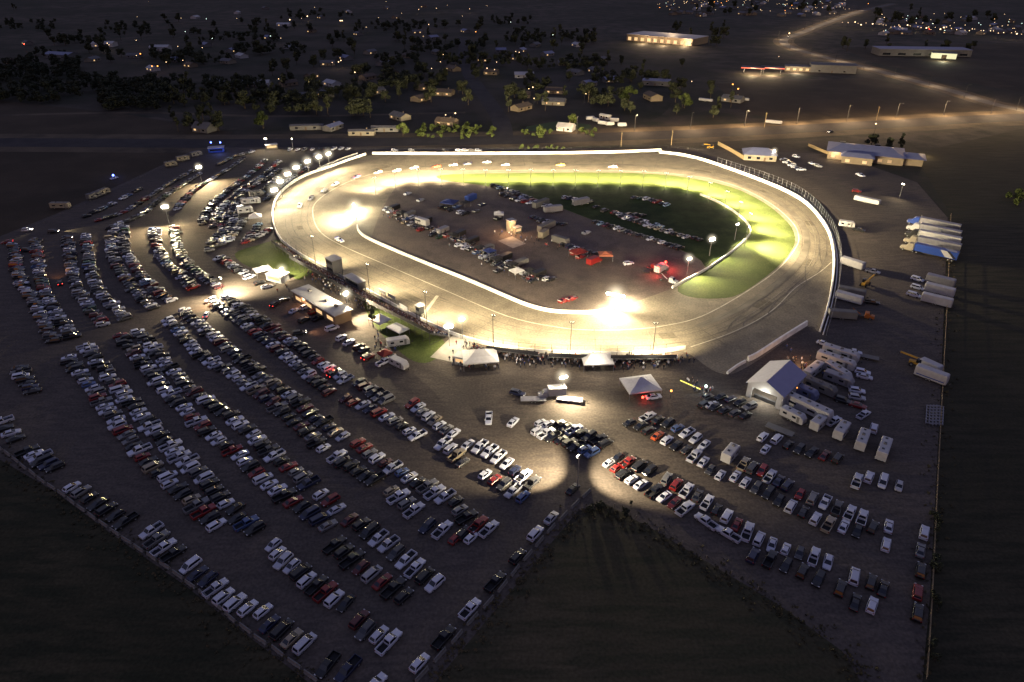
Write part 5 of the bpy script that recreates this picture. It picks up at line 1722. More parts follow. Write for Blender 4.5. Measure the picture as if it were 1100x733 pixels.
# lamps that tint the ground beside cars
light("SPOT", "headlamp_beam", G(64, 303) + Vector((0, 0, 2.5)), 2600, (1, .42, .12), None, G(58, 286), 70, .9, .3)
light("SPOT", "headlamp_beam", G(36, 247) + Vector((0, 0, 1.5)), 3000, (1, .85, .5), None, G(20, 252), 90, .9, .3)
light("SPOT", "headlamp_beam", G(64, 249) + Vector((0, 0, 1.5)), 5000, (1, .85, .45), None, G(88, 247), 60, .9, .3)
light("SPOT", "headlamp_beam", G(326, 358) + Vector((0, 0, 2.2)), 2200, (1, .5, .25), None, G(345, 357), 80, .9, .3)
light("SPOT", "lane_glow", G(222, 333) + Vector((0, 0, 4)), 3500, (1, .5, .2), None, G(215, 327), 140, .9, .3)
for (px, py, w, z) in [(359, 401, 350, 1.4), (295, 330, 350, 1.2), (396, 386, 150, 1.2), (692, 431, 300, 1.4), (8, 261, 120, 1.2), (30, 270, 100, 1.2), (222, 340, 120, 1.0), (64, 306, 120, 1)]:
    light("POINT", "tail_lamp_glow", G(px, py) + Vector((0, 0, z)), w, (1, .05, .03), radius=.2)
light("POINT", "emergency_glow", G(714, 290) + Vector((0, 0, 3.6)), 5200, (1, .04, .04), radius=.3)
light("POINT", "emergency_glow", G(706, 298) + Vector((0, 0, 3.2)), 2200, (1, .06, .05), radius=.3)
light("POINT", "pit_pad_glow", G(548, 253) + Vector((0, 0, 5)), 6000, (1, .55, .25), radius=.4)
light("POINT", "stand_glow", G(236, 166) + Vector((0, 0, 3)), 900, (.15, .25, 1), radius=.3)
light("POINT", "patrol_glow", G(123, 190) + Vector((0, 0, 2)), 300, (.1, .2, 1), radius=.2)
light("POINT", "group_glow", G(755, 419) + Vector((0, 0, 3)), 500, (.5, .75, 1), radius=.3)
light("POINT", "camp_glow", G(860, 394) + Vector((0, 0, 4)), 1800, (1, .55, .25), radius=.3)
light("POINT", "camp_glow", G(853, 422) + Vector((0, 0, 2.5)), 260, (1, .75, .2), radius=.3)
light("POINT", "tent_glow", G(398, 350) + Vector((0, 0, 4)), 1800, (1, .55, .22), radius=.3)
light("POINT", "window_glow", G(326, 330) + Vector((0, 0, 3)), 1300, (1, .5, .25), radius=.3)
for u, v in ((545, 396), (590, 398), (640, 402), (700, 400)):
    light("POINT", "crowd_fill_light", G(u, v) + Vector((0, 0, 6)), 2300, (1, .86, .62), radius=.3)  # added fill lights that brighten the dark crowd by the stands
light("POINT", "hall_glow", G(896, 172) + Vector((0, 0, 4.2)), 3000, (1, .7, .35), radius=.3)
light("POINT", "hall_glow", G(992, 168) + Vector((0, 0, 4)), 3600, (1, .7, .35), radius=.3)


def beacon(px, py, h, lens, r, label, name="warning_lamp"):
    t = thing(name, label, "lamp", G(px, py), 0)
    mb = MB(); mb.cyl((0, 0, 0), (0, 0, h), .06, n=6); part("pole", mb, M["dark_steel"], t)
    mb = MB(); mb.ball((0, 0, h + r), r); part("lens", mb, M[lens], t)
    return t


beacon(762, 219, 2.5, "lamp_red", .5, "red lamp standing on the dark infield lawn")
beacon(123, 193.5, 2.0, "lamp_blue", .55, "blue flashing lamp beside the patrol car")
beacon(228, 160, 3.4, "lamp_blue", .5, "left blue lamp by the entry stand")
beacon(238, 160, 3.4, "lamp_blue", .5, "right blue lamp by the entry stand")
beacon(714, 291, 3.2, "lamp_red", .45, "red beacon above the lit ambulance")
beacon(706, 296, 3.0, "lamp_red", .4, "red beacon left of the lit ambulance")
beacon(757, 424, 2.4, "lamp_cool", .4, "cool white lamp among the people left of the gabled building")
beacon(720, 428, 2.2, "lamp_orange", .3, "orange lamp right of the police car")
beacon(690, 431, .9, "lamp_red", .35, "red lamp at the rear of the police car")
beacon(853, 424, 2.0, "lamp_orange", .45, "orange lamp beside the gabled building")
# light tube seen left of the blue lit group
t = thing("light_bar", "long yellow light bar lying left of the blue lit people", "lamp", G(741, 417), heading(741, 417, 18, 8))
mb = MB(); mb.box(0, 0, 1.0, 6.5, .25, .2); part("tube", mb, emis("yellow_light_tube", (1, .9, .15), 1.6), t)
for x in (-2.8, 2.8):
    mb = MB(); mb.cyl((x, 0, 0), (x, 0, 1.0), .05, n=6); part("leg", mb, M["dark_steel"], t)

# ------------------------------------------------------------------ trees
def leaf_crown(r, R0, H0, base, n, size):
    mb = MB()
    lumps = []
    for k in range(r.randint(6, 9)):
        a = r.uniform(0, 6.28)
        rr = R0 * math.sqrt(r.random()) * .72
        z = base + H0 * r.uniform(.18, .86)
        lumps.append((rr * math.cos(a), rr * math.sin(a), z, R0 * r.uniform(.32, .55) * (1.15 - .5 * (z - base) / H0)))
    lumps.append((0, 0, base + H0 * .78, R0 * .5))
    for i in range(n):
        c = r.choice(lumps)
        v = Vector((r.gauss(0, 1), r.gauss(0, 1), r.gauss(0, 1))).normalized() * (r.random() ** .35)
        p = Vector(c[:3]) + Vector((v.x * c[3], v.y * c[3], v.z * c[3] * .85))
        nrm = (v + Vector((r.gauss(0, .5), r.gauss(0, .5), r.gauss(0, .5) + .3))).normalized()
        u = nrm.orthogonal().normalized()
        w = nrm.cross(u)
        a = r.uniform(0, 6.28)
        u, w = u * math.cos(a) + w * math.sin(a), w * math.cos(a) - u * math.sin(a)
        s = size * r.uniform(.6, 1.4)
        mb.face([p - u * s - w * s * .35, p + u * s * .2 - w * s * .7, p + u * s + w * s * .2, p - u * s * .1 + w * s * .75])
    return mb, lumps


def trunk_mb(h, r0, lumps):
    mb = MB()
    mb.cyl((0, 0, -.2), (0.1, 0, h), r0, r0 * .6, 8)
    for x, y, z, rr in lumps[:5]:
        mb.cyl((0.1, 0, h * .85), (x * .7, y * .7, z - rr * .2), r0 * .45, r0 * .15, 5)
    return mb


TREES = []
rt = random.Random(5)
for k in range(6):
    if k < 4:
        c, l = leaf_crown(rt, 3.6, 6.5, 1.8, 620, .62)
        TREES.append((c.mesh("crown", M["leaf"]), trunk_mb(2.6, .28, l).mesh("trunk", M["bark"])))
    else:
        c, l = leaf_crown(rt, 2.0, 10.5, 1.2, 560, .5)
        TREES.append((c.mesh("crown", M["leaf"]), trunk_mb(3.0, .22, l).mesh("trunk", M["bark"])))
SHRUBS = []
for k in range(3):
    c, l = leaf_crown(rt, 1.7, 2.6, .2, 240, .38)
    SHRUBS.append((c.mesh("crown", M["shrub"]), trunk_mb(.7, .10, l).mesh("trunk", M["bark"])))
LIT_TREE = []  # lighter foliage: lamp light on these crowns put into the colour
for k in range(2):
    c, l = leaf_crown(rt, 4.2, 7.0, 1.6, 900, .58)
    LIT_TREE.append((c.mesh("crown", M["shrub"]), trunk_mb(2.6, .3, l).mesh("trunk", M["bark"])))
TAKEN = []


def tree(px, py, s, label, group, protos=TREES, name="tree", k=None, sz=None):
    cm, tm = protos[rng.randrange(len(protos)) if k is None else k]
    t = thing(name, label, "tree" if name != "shrub" else "shrub", G(px, py), rng.uniform(0, 6.28), group)
    t.scale = (s, s, (sz or 1) * s)
    obj("crown", cm, t)
    obj("trunk", tm, t)
    return t


def grove(x0, y0, x1, y1, n, s, label, group, protos=TREES, name="tree", sk=.25):
    for i in range(n):
        px, py = rng.uniform(x0, x1), rng.uniform(y0, y1)
        tree(px, py, s * rng.uniform(1 - sk, 1 + sk), label, group, protos, name)


grove(184, 92, 270, 118, 15, 1.3, "dark tree between houses right of the dense grove", "trees right of the dense grove")
grove(182, 122, 240, 142, 9, 1.25, "dark tree round the houses at the lot's upper left corner", "trees at the upper left lot corner")
grove(100, 20, 300, 76, 34, 1.3, "dark tree among scattered houses at the upper left", "trees among upper left houses")
grove(300, 25, 520, 78, 42, 1.3, "dark tree among scattered houses at the top centre", "trees among top centre houses")
grove(285, 78, 400, 128, 28, 1.25, "dark tree between houses left of the side road", "trees left of the side road")
grove(400, 78, 520, 114, 28, 1.25, "dark tree in the yards beside the side road", "trees beside the side road")
grove(545, 62, 640, 124, 22, 1.2, "dark tree in the yards right of the side road", "trees right of the side road")
grove(640, 70, 740, 122, 18, 1.2, "dark tree around the barns right of centre", "trees around the barns")
grove(520, 30, 640, 58, 14, 1.3, "dark tree in the far tree line at top centre", "trees of the far tree line")
grove(725, 96, 790, 128, 9, 1.1, "dark tree around the orange lit farmhouse", "trees around the orange lit farmhouse")
grove(720, 30, 780, 50, 10, 1.4, "dark tree in the row beside the lit warehouse", "trees beside the lit warehouse")
grove(905, 48, 1070, 56, 9, 1.3, "dark tree behind the long dark shed", "trees behind the long shed")
grove(0, 10, 120, 60, 14, 1.4, "dark tree scattered over the far left plain", "trees on the far left plain")
grove(935, 158, 968, 166, 7, .8, "small dark tree behind the blue brick hall", "trees behind the hall")
grove(740, 8, 905, 18, 16, 1.6, "dark tree among the far suburb lights", "trees in the far suburb")
grove(930, 14, 1090, 30, 18, 1.6, "dark tree in the suburb at the upper right", "trees in the upper right suburb")
for i, (px, py, s) in enumerate([(283, 138, 1.35), (433, 146, 1.0), (675, 111, 1.55), (615, 136, 1.0), (580, 148, .9), (735, 116, 1.3)]):
    tree(px, py, s, ["light green round tree above the yellow lit lamp", "light green tree beside the mobile homes", "largest broad green tree right of the lawn house", "light green tree behind the small white house", "low light green tree left of the small white house", "broad green tree near the right dirt yard"][i], None, LIT_TREE)
grove(447, 136, 532, 149, 44, 1.0, "light green shrub in the hedge left of the side road", "hedge shrubs left of the side road", SHRUBS, "shrub")
grove(556, 140, 592, 149, 8, 1.0, "light green shrub on the lit lawn right of the side road", "shrubs on the lit lawn", SHRUBS, "shrub")
grove(620, 140, 640, 149, 6, .9, "light green shrub right of the small white house", "shrubs right of the white house", SHRUBS, "shrub")
grove(558, 159.5, 615, 161.5, 8, .8, "low shrub in the strip behind the far wall", "shrubs behind the far wall", SHRUBS, "shrub")
grove(1080, 205, 1100, 222, 5, 1.0, "brown green bush at the right edge", "bushes at the right edge", SHRUBS, "shrub")
grove(1000, 555, 1008, 715, 14, .25, "low weed clump against the right fence", "weed clumps by the right fence", TREES, "shrub")
grove(625, 543, 680, 556, 10, .22, "dark low weed clump at the top of the centre field", "weed clumps on the centre field", TREES, "shrub")
tree(401, 352, .7, "slim tree lit orange beside the small peaked tent", None, TREES, k=4)



def wood(label, rects, seed, s0=1.4):
    """a distant wood that reads as one dark mass"""
    r = random.Random(seed)
    protos = []
    for cm, tm in TREES[:4]:
        protos.append(([tuple(v.co) for v in cm.vertices], [tuple(p.vertices) for p in cm.polygons]))
    mb = MB()
    o0 = G(rects[0][0], rects[0][1])
    for x0, y0, x1, y1, n in rects:
        for i in range(int(n * 1.5)):
            p = G(r.uniform(x0, x1), r.uniform(y0, y1)) - o0
            vs, fs = protos[r.randrange(4)]
            s = .88 * s0 * r.uniform(.6, 1.3)
            a = r.uniform(0, 6.28)
            c, d = math.cos(a) * s, math.sin(a) * s
            keep = r.randrange(2)
            k = len(mb.v)
            mb.v += [(x * c - y * d + p.x, x * d + y * c + p.y, z * s + p.z) for x, y, z in vs]
            mb.f += [tuple(k + j for j in f) for q, f in enumerate(fs) if q % 2 == keep]
    mb.m = [0] * len(mb.f)
    o = obj("wood", mb.mesh("wood", M["leaf"]), None, o0)
    return tag(o, label, "wood", kind="stuff")


wood("dense dark grove left of the upper houses", [(108, 90, 182, 120, 100), (80, 84, 125, 100, 18)], 21, 1.15)
wood("dark wood at the far left edge", [(-10, 68, 86, 112, 125), (30, 58, 70, 70, 10)], 22, 1.15)
wood("dark tree belt between the grove and the side road", [(185, 88, 285, 112, 46), (265, 108, 345, 124, 30), (330, 96, 400, 112, 24)], 23, 1.05)
wood("dark tree belts across the upper left plain", [(110, 28, 165, 40, 18), (200, 36, 300, 46, 26), (250, 52, 330, 60, 22), (300, 14, 380, 22, 18), (0, 24, 60, 34, 16), (60, 44, 110, 50, 10), (160, 60, 240, 70, 24)], 24, 1.1)
wood("dark tree belts at the top centre", [(380, 26, 470, 36, 30), (440, 46, 520, 58, 30), (470, 62, 560, 72, 26), (540, 36, 640, 48, 34), (400, 60, 450, 72, 18), (520, 20, 570, 28, 14), (410, 84, 470, 98, 20)], 25, 1.1)
wood("dark tree belts around the houses right of the side road", [(555, 66, 650, 76, 26), (560, 90, 590, 102, 10), (640, 80, 700, 92, 16), (620, 100, 660, 116, 12)], 26, 1.0)

# ------------------------------------------------------------------ houses and far buildings
HOUSE_STYLES = [("wall_cream", "roof_grey", "cream house with grey roof"), ("wall_tan", "roof_brown", "tan house with brown roof"), ("wall_grey", "roof_grey", "grey house with grey roof"), ("white", "roof_white", "white house with pale roof"), ("wall_grey", "roof_blue", "grey house with blue roof")]


def house(px, py, vx, vy, L, W, style, where, lit=1, he=2.8, hr=4.8, label=None, name="house", cat="house", group=None, mr=None):
    mw, mr_, d = HOUSE_STYLES[style]
    return gable_house(name, label or ("%s %s" % (d, where)), cat, G(px, py), heading(px, py, vx, vy), L, W, he, hr, M[mw], M[mr or mr_], lit=lit, group=group, chimney=rng.random() < .4 and he < 4)


# ones that stand out in the photograph
house(608, 140, 20, 2, 11, 8, 3, "", 1, label="small white house on the lit green lawn")
house(595, 112, 24, 1, 18, 10, 0, "", 2, label="long cream house with lit front above the lawn")
house(563, 83, 14, 0, 18, 12, 3, "", 0, label="pale roofed barn right of the side road's bend", name="barn", cat="barn")
house(701, 107, 13, 6, 16, 10, 1, "", 0, label="tan barn left of the orange lit farmhouse", name="barn", cat="barn", he=3.6, hr=5.5)
house(705, 91, 20, 1, 24, 14, 4, "", 0, label="blue grey roofed barn behind the broad tree", name="barn", cat="barn", he=4)
house(389, 145, 24, 0, 17, 5, 0, "", 0, label="cream mobile home left of the hedge", name="mobile_home", hr=3.6)
house(414, 141, 26, 0, 18, 5, 2, "", 0, label="grey mobile home right of the cream one", name="mobile_home", hr=3.6)
house(787, 109, 26, 3, 16, 10, 2, "", 1, label="farmhouse under an orange lamp at the right")
house(596, 100, 18, 1, 15, 10, 1, "", 2, label="tan house with bright windows right of the side road")
house(480, 134, 22, 2, 14, 9, 1, "", 2, label="tan house with lit yard left of the side road mouth")
house(220, 141, 18, 2, 13, 9, 2, "", 1, label="grey house with steep roof at the lot's upper left corner", hr=6.0)
house(330, 139, 40, -1, 22, 5, 2, "", 0, label="long grey shed above the head of the lot", name="shed", cat="shed", hr=3.4)
house(358, 139, 18, -6, 14, 7, 4, "", 0, label="blue grey shed at the highway above the floodlight row", name="shed", cat="shed", hr=4)
house(67, 62, 20, 1, 34, 16, 4, "", 0, label="long blue roofed barn at the far upper left", name="barn", cat="barn", he=4, hr=6)
house(113, 50, 18, 0, 26, 14, 3, "", 1, label="white barn with a lamp at the upper left", name="barn", cat="barn", he=4, hr=6)
house(893, 77, 26, 1, 42, 20, 2, "", 0, label="grey block shaped hall beside the country road", name="hall", cat="building", he=7, hr=8)
house(173, 54, 16, 0, 22, 12, 3, "", 0, label="white roofed barn in the upper left fields", name="barn", cat="barn", he=4, hr=6)
house(234, 91, 14, 1, 14, 9, 3, "", 0, label="white roofed house right of the dense grove")
house(276, 92, 24, 0, 24, 9, 3, "", 1, label="long white roofed house left of centre")
house(305, 28, 14, 0, 20, 12, 3, "", 1, label="white roofed house with a bright yard lamp at the top")
house(563, 83 + 22, 10, 0, 10, 7, 1, "", 1, label="small tan house above the lit lawn by the side road")
house(650, 128, 12, 2, 8, 3, 3, "", 0, label="white shed among the vehicles right of the lawn", name="shed", cat="shed", hr=3.4)
hz = [(30, 48), (15, 68), (100, 66), (145, 62), (190, 66), (205, 72), (165, 76), (222, 50), (250, 56), (245, 68), (260, 62), (290, 42), (312, 52), (335, 35), (310, 92), (335, 84), (330, 106), (352, 70), (357, 92), (372, 64), (385, 38), (398, 58), (395, 85), (412, 70), (420, 80), (440, 62), (455, 96), (452, 108), (478, 102), (470, 58), (465, 42),
      (448, 36), (487, 76), (520, 66), (528, 80), (538, 56), (552, 64), (560, 56), (575, 50), (588, 60), (606, 70), (618, 80), (640, 78), (632, 92), (655, 88), (645, 66), (620, 50), (345, 20), (375, 14), (425, 20), (500, 35), (415, 10), (455, 8), (210, 20), (255, 15), (285, 10), (350, 104), (405, 100), (430, 128), (560, 118)]
AREA = lambda px: "at the far left" if px < 160 else "left of centre" if px < 330 else "left of the side road" if px < 500 else "right of the side road"
for i, (px, py) in enumerate(hz):
    k = rng.choice([0, 1, 1, 2, 2, 4, 4, 3])
    house(px, py, 14, rng.uniform(-4, 4), rng.uniform(11, 16), rng.uniform(8, 10), k, "%s among scattered dark trees" % AREA(px), rng.choice([0, 0, 1, 1, 2]), group="scattered houses beyond the highway")

# long warehouse with lit front at the top
def box_building(name, label, px, py, vx, vy, L, W, h, mw, mr, n_lit=0, lit="window_lit", cat="building", parapet=True, dark=0, win_h=2.2):
    t = thing(name, label, cat, G(px, py), heading(px, py, vx, vy))
    mb = MB(); mb.box(0, 0, 0, L, W, h); part("wall", mb, M[mw], t)
    mb = MB(); mb.box(0, 0, h + .003, L + .6, W + .6, .35); part("roof", mb, M[mr], t)
    n = n_lit + dark
    for i in range(n):
        mb = MB(); mb.box(-L / 2 + L * (i + .5) / n, -W / 2 - .03, 1.0, L / n * .5, .1, win_h)
        part("window", mb, M[lit] if i < n_lit else M["window_dark"], t)
    return t


box_building("warehouse", "long pale warehouse with a row of warm lit doors at the top", 716, 45, 60, 5, 95, 45, 8, "wall_tan", "roof_white", 10, win_h=4)
for x, y, z_ in [(690, 47, 5), (712, 49, 5), (735, 50, 5), (741, 49, 6), (722, 43, 22)]:  # the highest one is added over the roof to brighten it
    light("POINT", "warehouse_glow", G(x, y) + Vector((0, 0, z_)), 34000, (1, .7, .4), radius=.5)
box_building("long_shed", "long dark shed with one glowing end at the upper right", 988, 59, 70, 1, 100, 26, 7, "wall_grey", "roof_blue", 0, dark=6)
t = thing("lit_annex", "glowing yellow green annex at the right end of the long shed", "building", G(1013, 62.5), heading(1013, 62, 20, 1))
mb = MB(); mb.box(0, 0, 0, 24, 12, 5.5); part("wall", mb, emis("lit_translucent_panel", (1, .95, .55), .9), t)
mb = MB(); mb.box(0, 0, 5.503, 25, 13, .4); part("roof", mb, M["roof_grey"], t)
mb = MB(); mb.box(0, -6.03, 0, 5, .1, 4); part("door", mb, M["door"], t)
light("POINT", "annex_glow", G(1013, 66) + Vector((0, 0, 4)), 16000, (1, .95, .6), radius=.5)
# petrol station with two canopies
for i, (px, lab) in enumerate([(808, "left red edged filling station canopy glowing from below"), (829, "right red edged filling station canopy glowing from below")]):
    t = thing("station_canopy", lab, "canopy", G(px, 79), heading(px, 79, 20, 1))
    mb = MB(); mb.box(0, 0, 5.2, 22, 13, .9); part("roof", mb, M["roof_grey"], t)
    mb = MB(); mb.box(0, -6.56, 5.25, 22.1, .1, .8); part("fascia", mb, emis("red_lit_fascia", (1, .10, .05), 1.6), t)
    mb = MB(); mb.box(0, 0, 5.12, 19, 10, .07); part("soffit_lamp", mb, emis("soffit_light", (1, .8, .5), 6), t)
    for x in (-8, 8):
        for y in (-4, 4):
            mb = MB(); mb.cyl((x, y, 0), (x, y, 5.2), .3, n=8); part("column", mb, M["wall_grey"], t)
    light("POINT", "canopy_glow", G(px, 81) + Vector((0, 0, 4.2)), 26000, (1, .72, .4), radius=.6)
box_building("station_shop", "low lit shop right of the filling station canopies", 856, 76, 24, 1, 24, 14, 4.5, "wall_tan", "roof_grey", 4)
light("POINT", "shop_glow", G(856, 79) + Vector((0, 0, 4)), 16000, (1, .8, .5), radius=.5)

# brick hall with blue roof
P0 = G(928, 169)
hz_ = heading(928, 169, 60, 6)
t = thing("brick_hall", "wide hall with slate blue roofs and lit brick front at the right", "building", P0, hz_)
mb = MB(); mb.box(0, 0, 0, 40, 24, 4.4); mb.box(-4, -15, 0, 16, 8, 4.0); mb.box(24, -2, 0, 12, 14, 3.8); part("wall", mb, M["wall_tan"], t)
mb = MB()
for cx, cy, L, W, h0, h1 in ((0, 0, 42, 26, 4.4, 7.0), (-4, -15, 18, 10, 4.02, 5.6), (24.5, -2, 14, 16, 3.82, 5.6)):
    b = [(cx - L / 2, cy - W / 2, h0), (cx + L / 2, cy - W / 2, h0), (cx + L / 2, cy + W / 2, h0), (cx - L / 2, cy + W / 2, h0)]
    k = L / 2 - W * .3
    tt = [(cx - k, cy - .4, h1), (cx + k, cy - .4, h1), (cx + k, cy + .4, h1), (cx - k, cy + .4, h1)]
    mb.hexa(b, tt)
part("roof", mb, M["roof_blue"], t)
for x in (-17,):
    mb = MB(); mb.box(x, -12.05, 1, 2.2, .1, 2); part("window", mb, M["window_lit"], t)
for x in (-9, 0):
    mb = MB(); mb.box(x, -19.05, .8, 2.4, .1, 1.6); part("window", mb, M["window_lit"], t)
for x in (8, 13):
    mb = MB(); mb.box(x, -12.06, 1, 2.2, .1, 1.6); part("window", mb, M["window_dim"], t)
mb = MB(); mb.box(-13, 4, 6.0, 3, 2, 1.0); mb.box(6, 6, 5.6, 3, 2, 1.2); part("roof_unit", mb, M["dark_steel"], t)

# blue roofed building next to the far wall
t = thing("track_office", "building with a blue hipped roof behind the far wall", "building", G(815, 170), heading(815, 170, 36, 2))
mb = MB(); mb.box(0, 0, 0, 18, 13, 3.4); part("wall", mb, M["wall_cream"], t)
mb = MB(); mb.hexa([(-9.7, -7.2, 3.4), (9.7, -7.2, 3.4), (9.7, 7.2, 3.4), (-9.7, 7.2, 3.4)], [(-4, -.3, 6.2), (4, -.3, 6.2), (4, .3, 6.2), (-4, .3, 6.2)]); part("roof", mb, M["roof_blue"], t)
for x in (-6, -1, 6):
    mb = MB(); mb.box(x, -6.53, 1, 1.8, .1, 1.3); part("window", mb, M["window_dark"], t)
mb = MB(); mb.box(2.6, -6.54, 0, 1.1, .1, 2.1); part("door", mb, M["door"], t)

# parked vehicles and trailers around the highway yards
for i, (px, py) in enumerate([(634, 129), (640, 131), (647, 134), (655, 135), (660, 131), (668, 136)]):
    camper(px, py, 8, rng.uniform(-3, 3), 6, "white vehicle body standing in the lit dirt yard, %s from the left" % nth(i), 0, H=2.6, plain=True, name="yard_trailer")
for px, py, d in [(758, 109, "left flatbed trailer near the orange lit farmhouse"), (797, 108, "right white trailer near the orange lit farmhouse"), (831, 133, "white trailer alone at the highway edge")]:
    camper(px, py, 18, 2, 11, d, 0, H=2.2, plain=True)
for i, px in enumerate((424, 442, 478, 493, 500, 507, 514)):
    one("suv", "wskwwgw"[i], px, 161.3, 9, 0, "%s SUV behind the far wall, %s from the left" % (PAL["wskwwgw"[i]][1], nth(i)))

# ------------------------------------------------------------------ street lamps
def lamp_mesh(h, r, lens, arm=1.2):
    p = MB(); p.cyl((0, 0, 0), (0, 0, h), .12, .08, 6); p.cyl((0, 0, h), (arm, 0, h + .2), .06, n=5)
    l = MB(); l.ball((arm, 0, h + .05), r, 0, 7, 4, .8)
    return p.mesh("pole", M["dark_steel"]), l.mesh("lens", M[lens])


LM = {k: lamp_mesh(7, r, l) for k, (l, r) in {"w": ("lamp_small", .36), "c": ("lamp_cool", .42), "r": ("lamp_red", .6), "o": ("lamp_orange", .6), "f": ("lamp_small", .52), "b": ("lamp_small", .95)}.items()}


def street_lamp(px, py, k, label, group, glow=0, col=(1, .72, .38)):
    t = thing("street_lamp", label, "street lamp", G(px, py), rng.uniform(0, 6.28), group)
    obj("pole", LM[k][0], t)
    obj("lens", LM[k][1], t)
    if glow:
        light("POINT", "street_lamp_glow", G(px, py) + Vector((0, 0, 8.2)), glow, col, radius=.4)
    return t


S = 2.973
pts1 = [(440, 57, "w"), (580, 62, "w"), (760, 62, "w"), (930, 67, "b"), (965, 62, "w"), (985, 55, "b"), (1005, 25, "w"), (1090, 70, "b"), (595, 108, "c"), (680, 130, "c"), (443, 137, "w"), (575, 157, "w"), (650, 162, "w"), (865, 122, "c"), (900, 130, "w"), (440, 188, "w"), (455, 182, "o"), (490, 225, "o"), (505, 224, "o"), (590, 205, "w"),
        (1080, 210, "f"), (895, 268, "w"), (990, 280, "w"), (1000, 275, "o"), (85, 150, "r"), (480, 5, "w"), (345, 147, "f"), (350, 152, "w"), (1060, 212, "w"), (540, 210, "w"), (660, 64, "c")]
for i, (x, y, k) in enumerate(pts1):
    street_lamp(x / S, y / S + 4, k, {"r": "red lamp at the far left edge", "o": "orange yard lamp in the upper left quarter", "c": "cool yard lamp among dark upper left trees"}.get(k, "warm yard lamp among the upper left houses"), "yard lamps at the upper left", 900 if k in "fb" else 250 if k == "w" else 120)
pts2 = [(255, 32, "f"), (310, 28, "f"), (415, 30, "f"), (345, 18, "w"), (283, 83, "f"), (88, 92, "w"), (10, 70, "b"), (55, 245, "f"), (432, 108, "o"), (545, 75, "c"), (683, 118, "c"), (335, 185, "w"), (325, 210, "w"), (570, 177, "w"), (560, 175, "w"), (575, 178, "w"), (298, 232, "w"), (470, 232, "f"), (495, 237, "w"), (1085, 270, "o"), (10, 205, "f"), (270, 123, "w"), (620, 332, "w"), (620, 296, "f"), (780, 318, "w"),
        (365, 383, "f"), (335, 388, "w"), (600, 300, "w"), (500, 210, "w"), (150, 5, "w"), (200, 45, "w"), (125, 60, "w"), (390, 55, "w"), (470, 20, "w")]
for i, (x, y, k) in enumerate(pts2):
    street_lamp(365 + x / S, y / S + 4, k, {"o": "orange yard lamp beyond the far straight", "c": "cool green yard lamp at the top centre"}.get(k, "warm yard lamp among the houses at top centre"), "yard lamps at top centre", 900 if k in "fb" else 250 if k == "w" else 120)
pts3 = [(35, 275, "w"), (8, 268, "w"), (168, 285, "o"), (180, 300, "o"), (310, 192, "w"), (345, 113, "b"), (620, 420, "f"), (600, 12, "o"), (790, 98, "r"), (640, 42, "b")]
for i, (x, y, k) in enumerate(pts3):
    street_lamp(730 + x / S, y / S + 4, k, {"r": "red traffic lamp at the edge of the upper right suburb", "o": "orange lamp right of centre beyond the track", "b": "bright lamp beside the country road"}.get(k, "warm lamp beyond the right end of the track"), "lamps beyond the right turn", 900 if k in "fb" else 200)
# far suburbs: each a lamp or a small house
for i in range(105):
    px = rng.uniform(706, 912)
    py = rng.triangular(0.5, 18, 5) + (3 if px > 860 else 0)
    street_lamp(px, py, rng.choice("wwwwwfoc"), "distant street lamp among the suburb lights at the top right", "lamps of the far suburb")
for i in range(60):
    px = rng.uniform(935, 1150)
    street_lamp(px, rng.uniform(18, 40), rng.choice("wwwwwwfc"), "distant street lamp in the suburb at the upper right edge", "lamps of the upper right suburb")
for i in range(40):
    px = 905 + i * 5.2 + rng.uniform(-2, 2)
    street_lamp(px, 30 + (px - 905) / 195 * 12 + rng.uniform(-1.5, 1.5), rng.choice("wwffb"), "street lamp in the bright line along the upper right suburb", "bright line of suburb lamps", 1500 if i % 3 == 0 else 0)
for i in range(46):
    px = rng.uniform(715, 905)
    house(px, rng.uniform(3, 18), 14, rng.uniform(-3, 3), 13, 10, rng.randrange(5), "in the far suburb at the top right", rng.choice([0, 0, 1]), group="houses of the far suburb", he=3.2, hr=5.4)
for i in range(40):
    px = rng.uniform(940, 1110)
    house(px, rng.uniform(18, 38), 14, rng.uniform(-3, 3), 13, 10, rng.randrange(5), "in the suburb at the upper right edge", rng.choice([0, 0, 1]), group="houses of the upper right suburb", he=3.2, hr=5.4)
# added highway and country road lamps, standing in for the glow of passing headlights
hwp = along(hw, 40)
k = 0
for q, a in hwp:
    px_ok = 20 < q.x < 620 and q.y > 100
    if px_ok:
        u = (q.x - 20) / 600
        t = thing("added_road_lamp", "added tall thin road lamp beside the highway, %s from the left" % nth(k), "street lamp", q + Vector((-math.sin(a) * 13, math.cos(a) * 13, 0)), a - math.pi / 2, "added highway lamps")
        mb = MB(); mb.cyl((0, 0, 0), (0, 0, 11), .13, .08, 6); mb.cyl((0, 0, 11), (2.4, 0, 11.3), .06, n=5); part("pole", mb, M["dark_steel"], t)
        mb = MB(); mb.box(2.6, 0, 11.2, .8, .35, .14); part("lamp_head", mb, M["dark_steel"], t)
        light("POINT", "road_glow", q + Vector((-math.sin(a) * 9, math.cos(a) * 9, 10.8)), (15000 + 40000 * math.exp(-((u - .50) / .3) ** 2)) * rng.uniform(.7, 1.25), (1, .68, .34), radius=.3)
        k += 1
drp = along(dr, 52)
k = 0
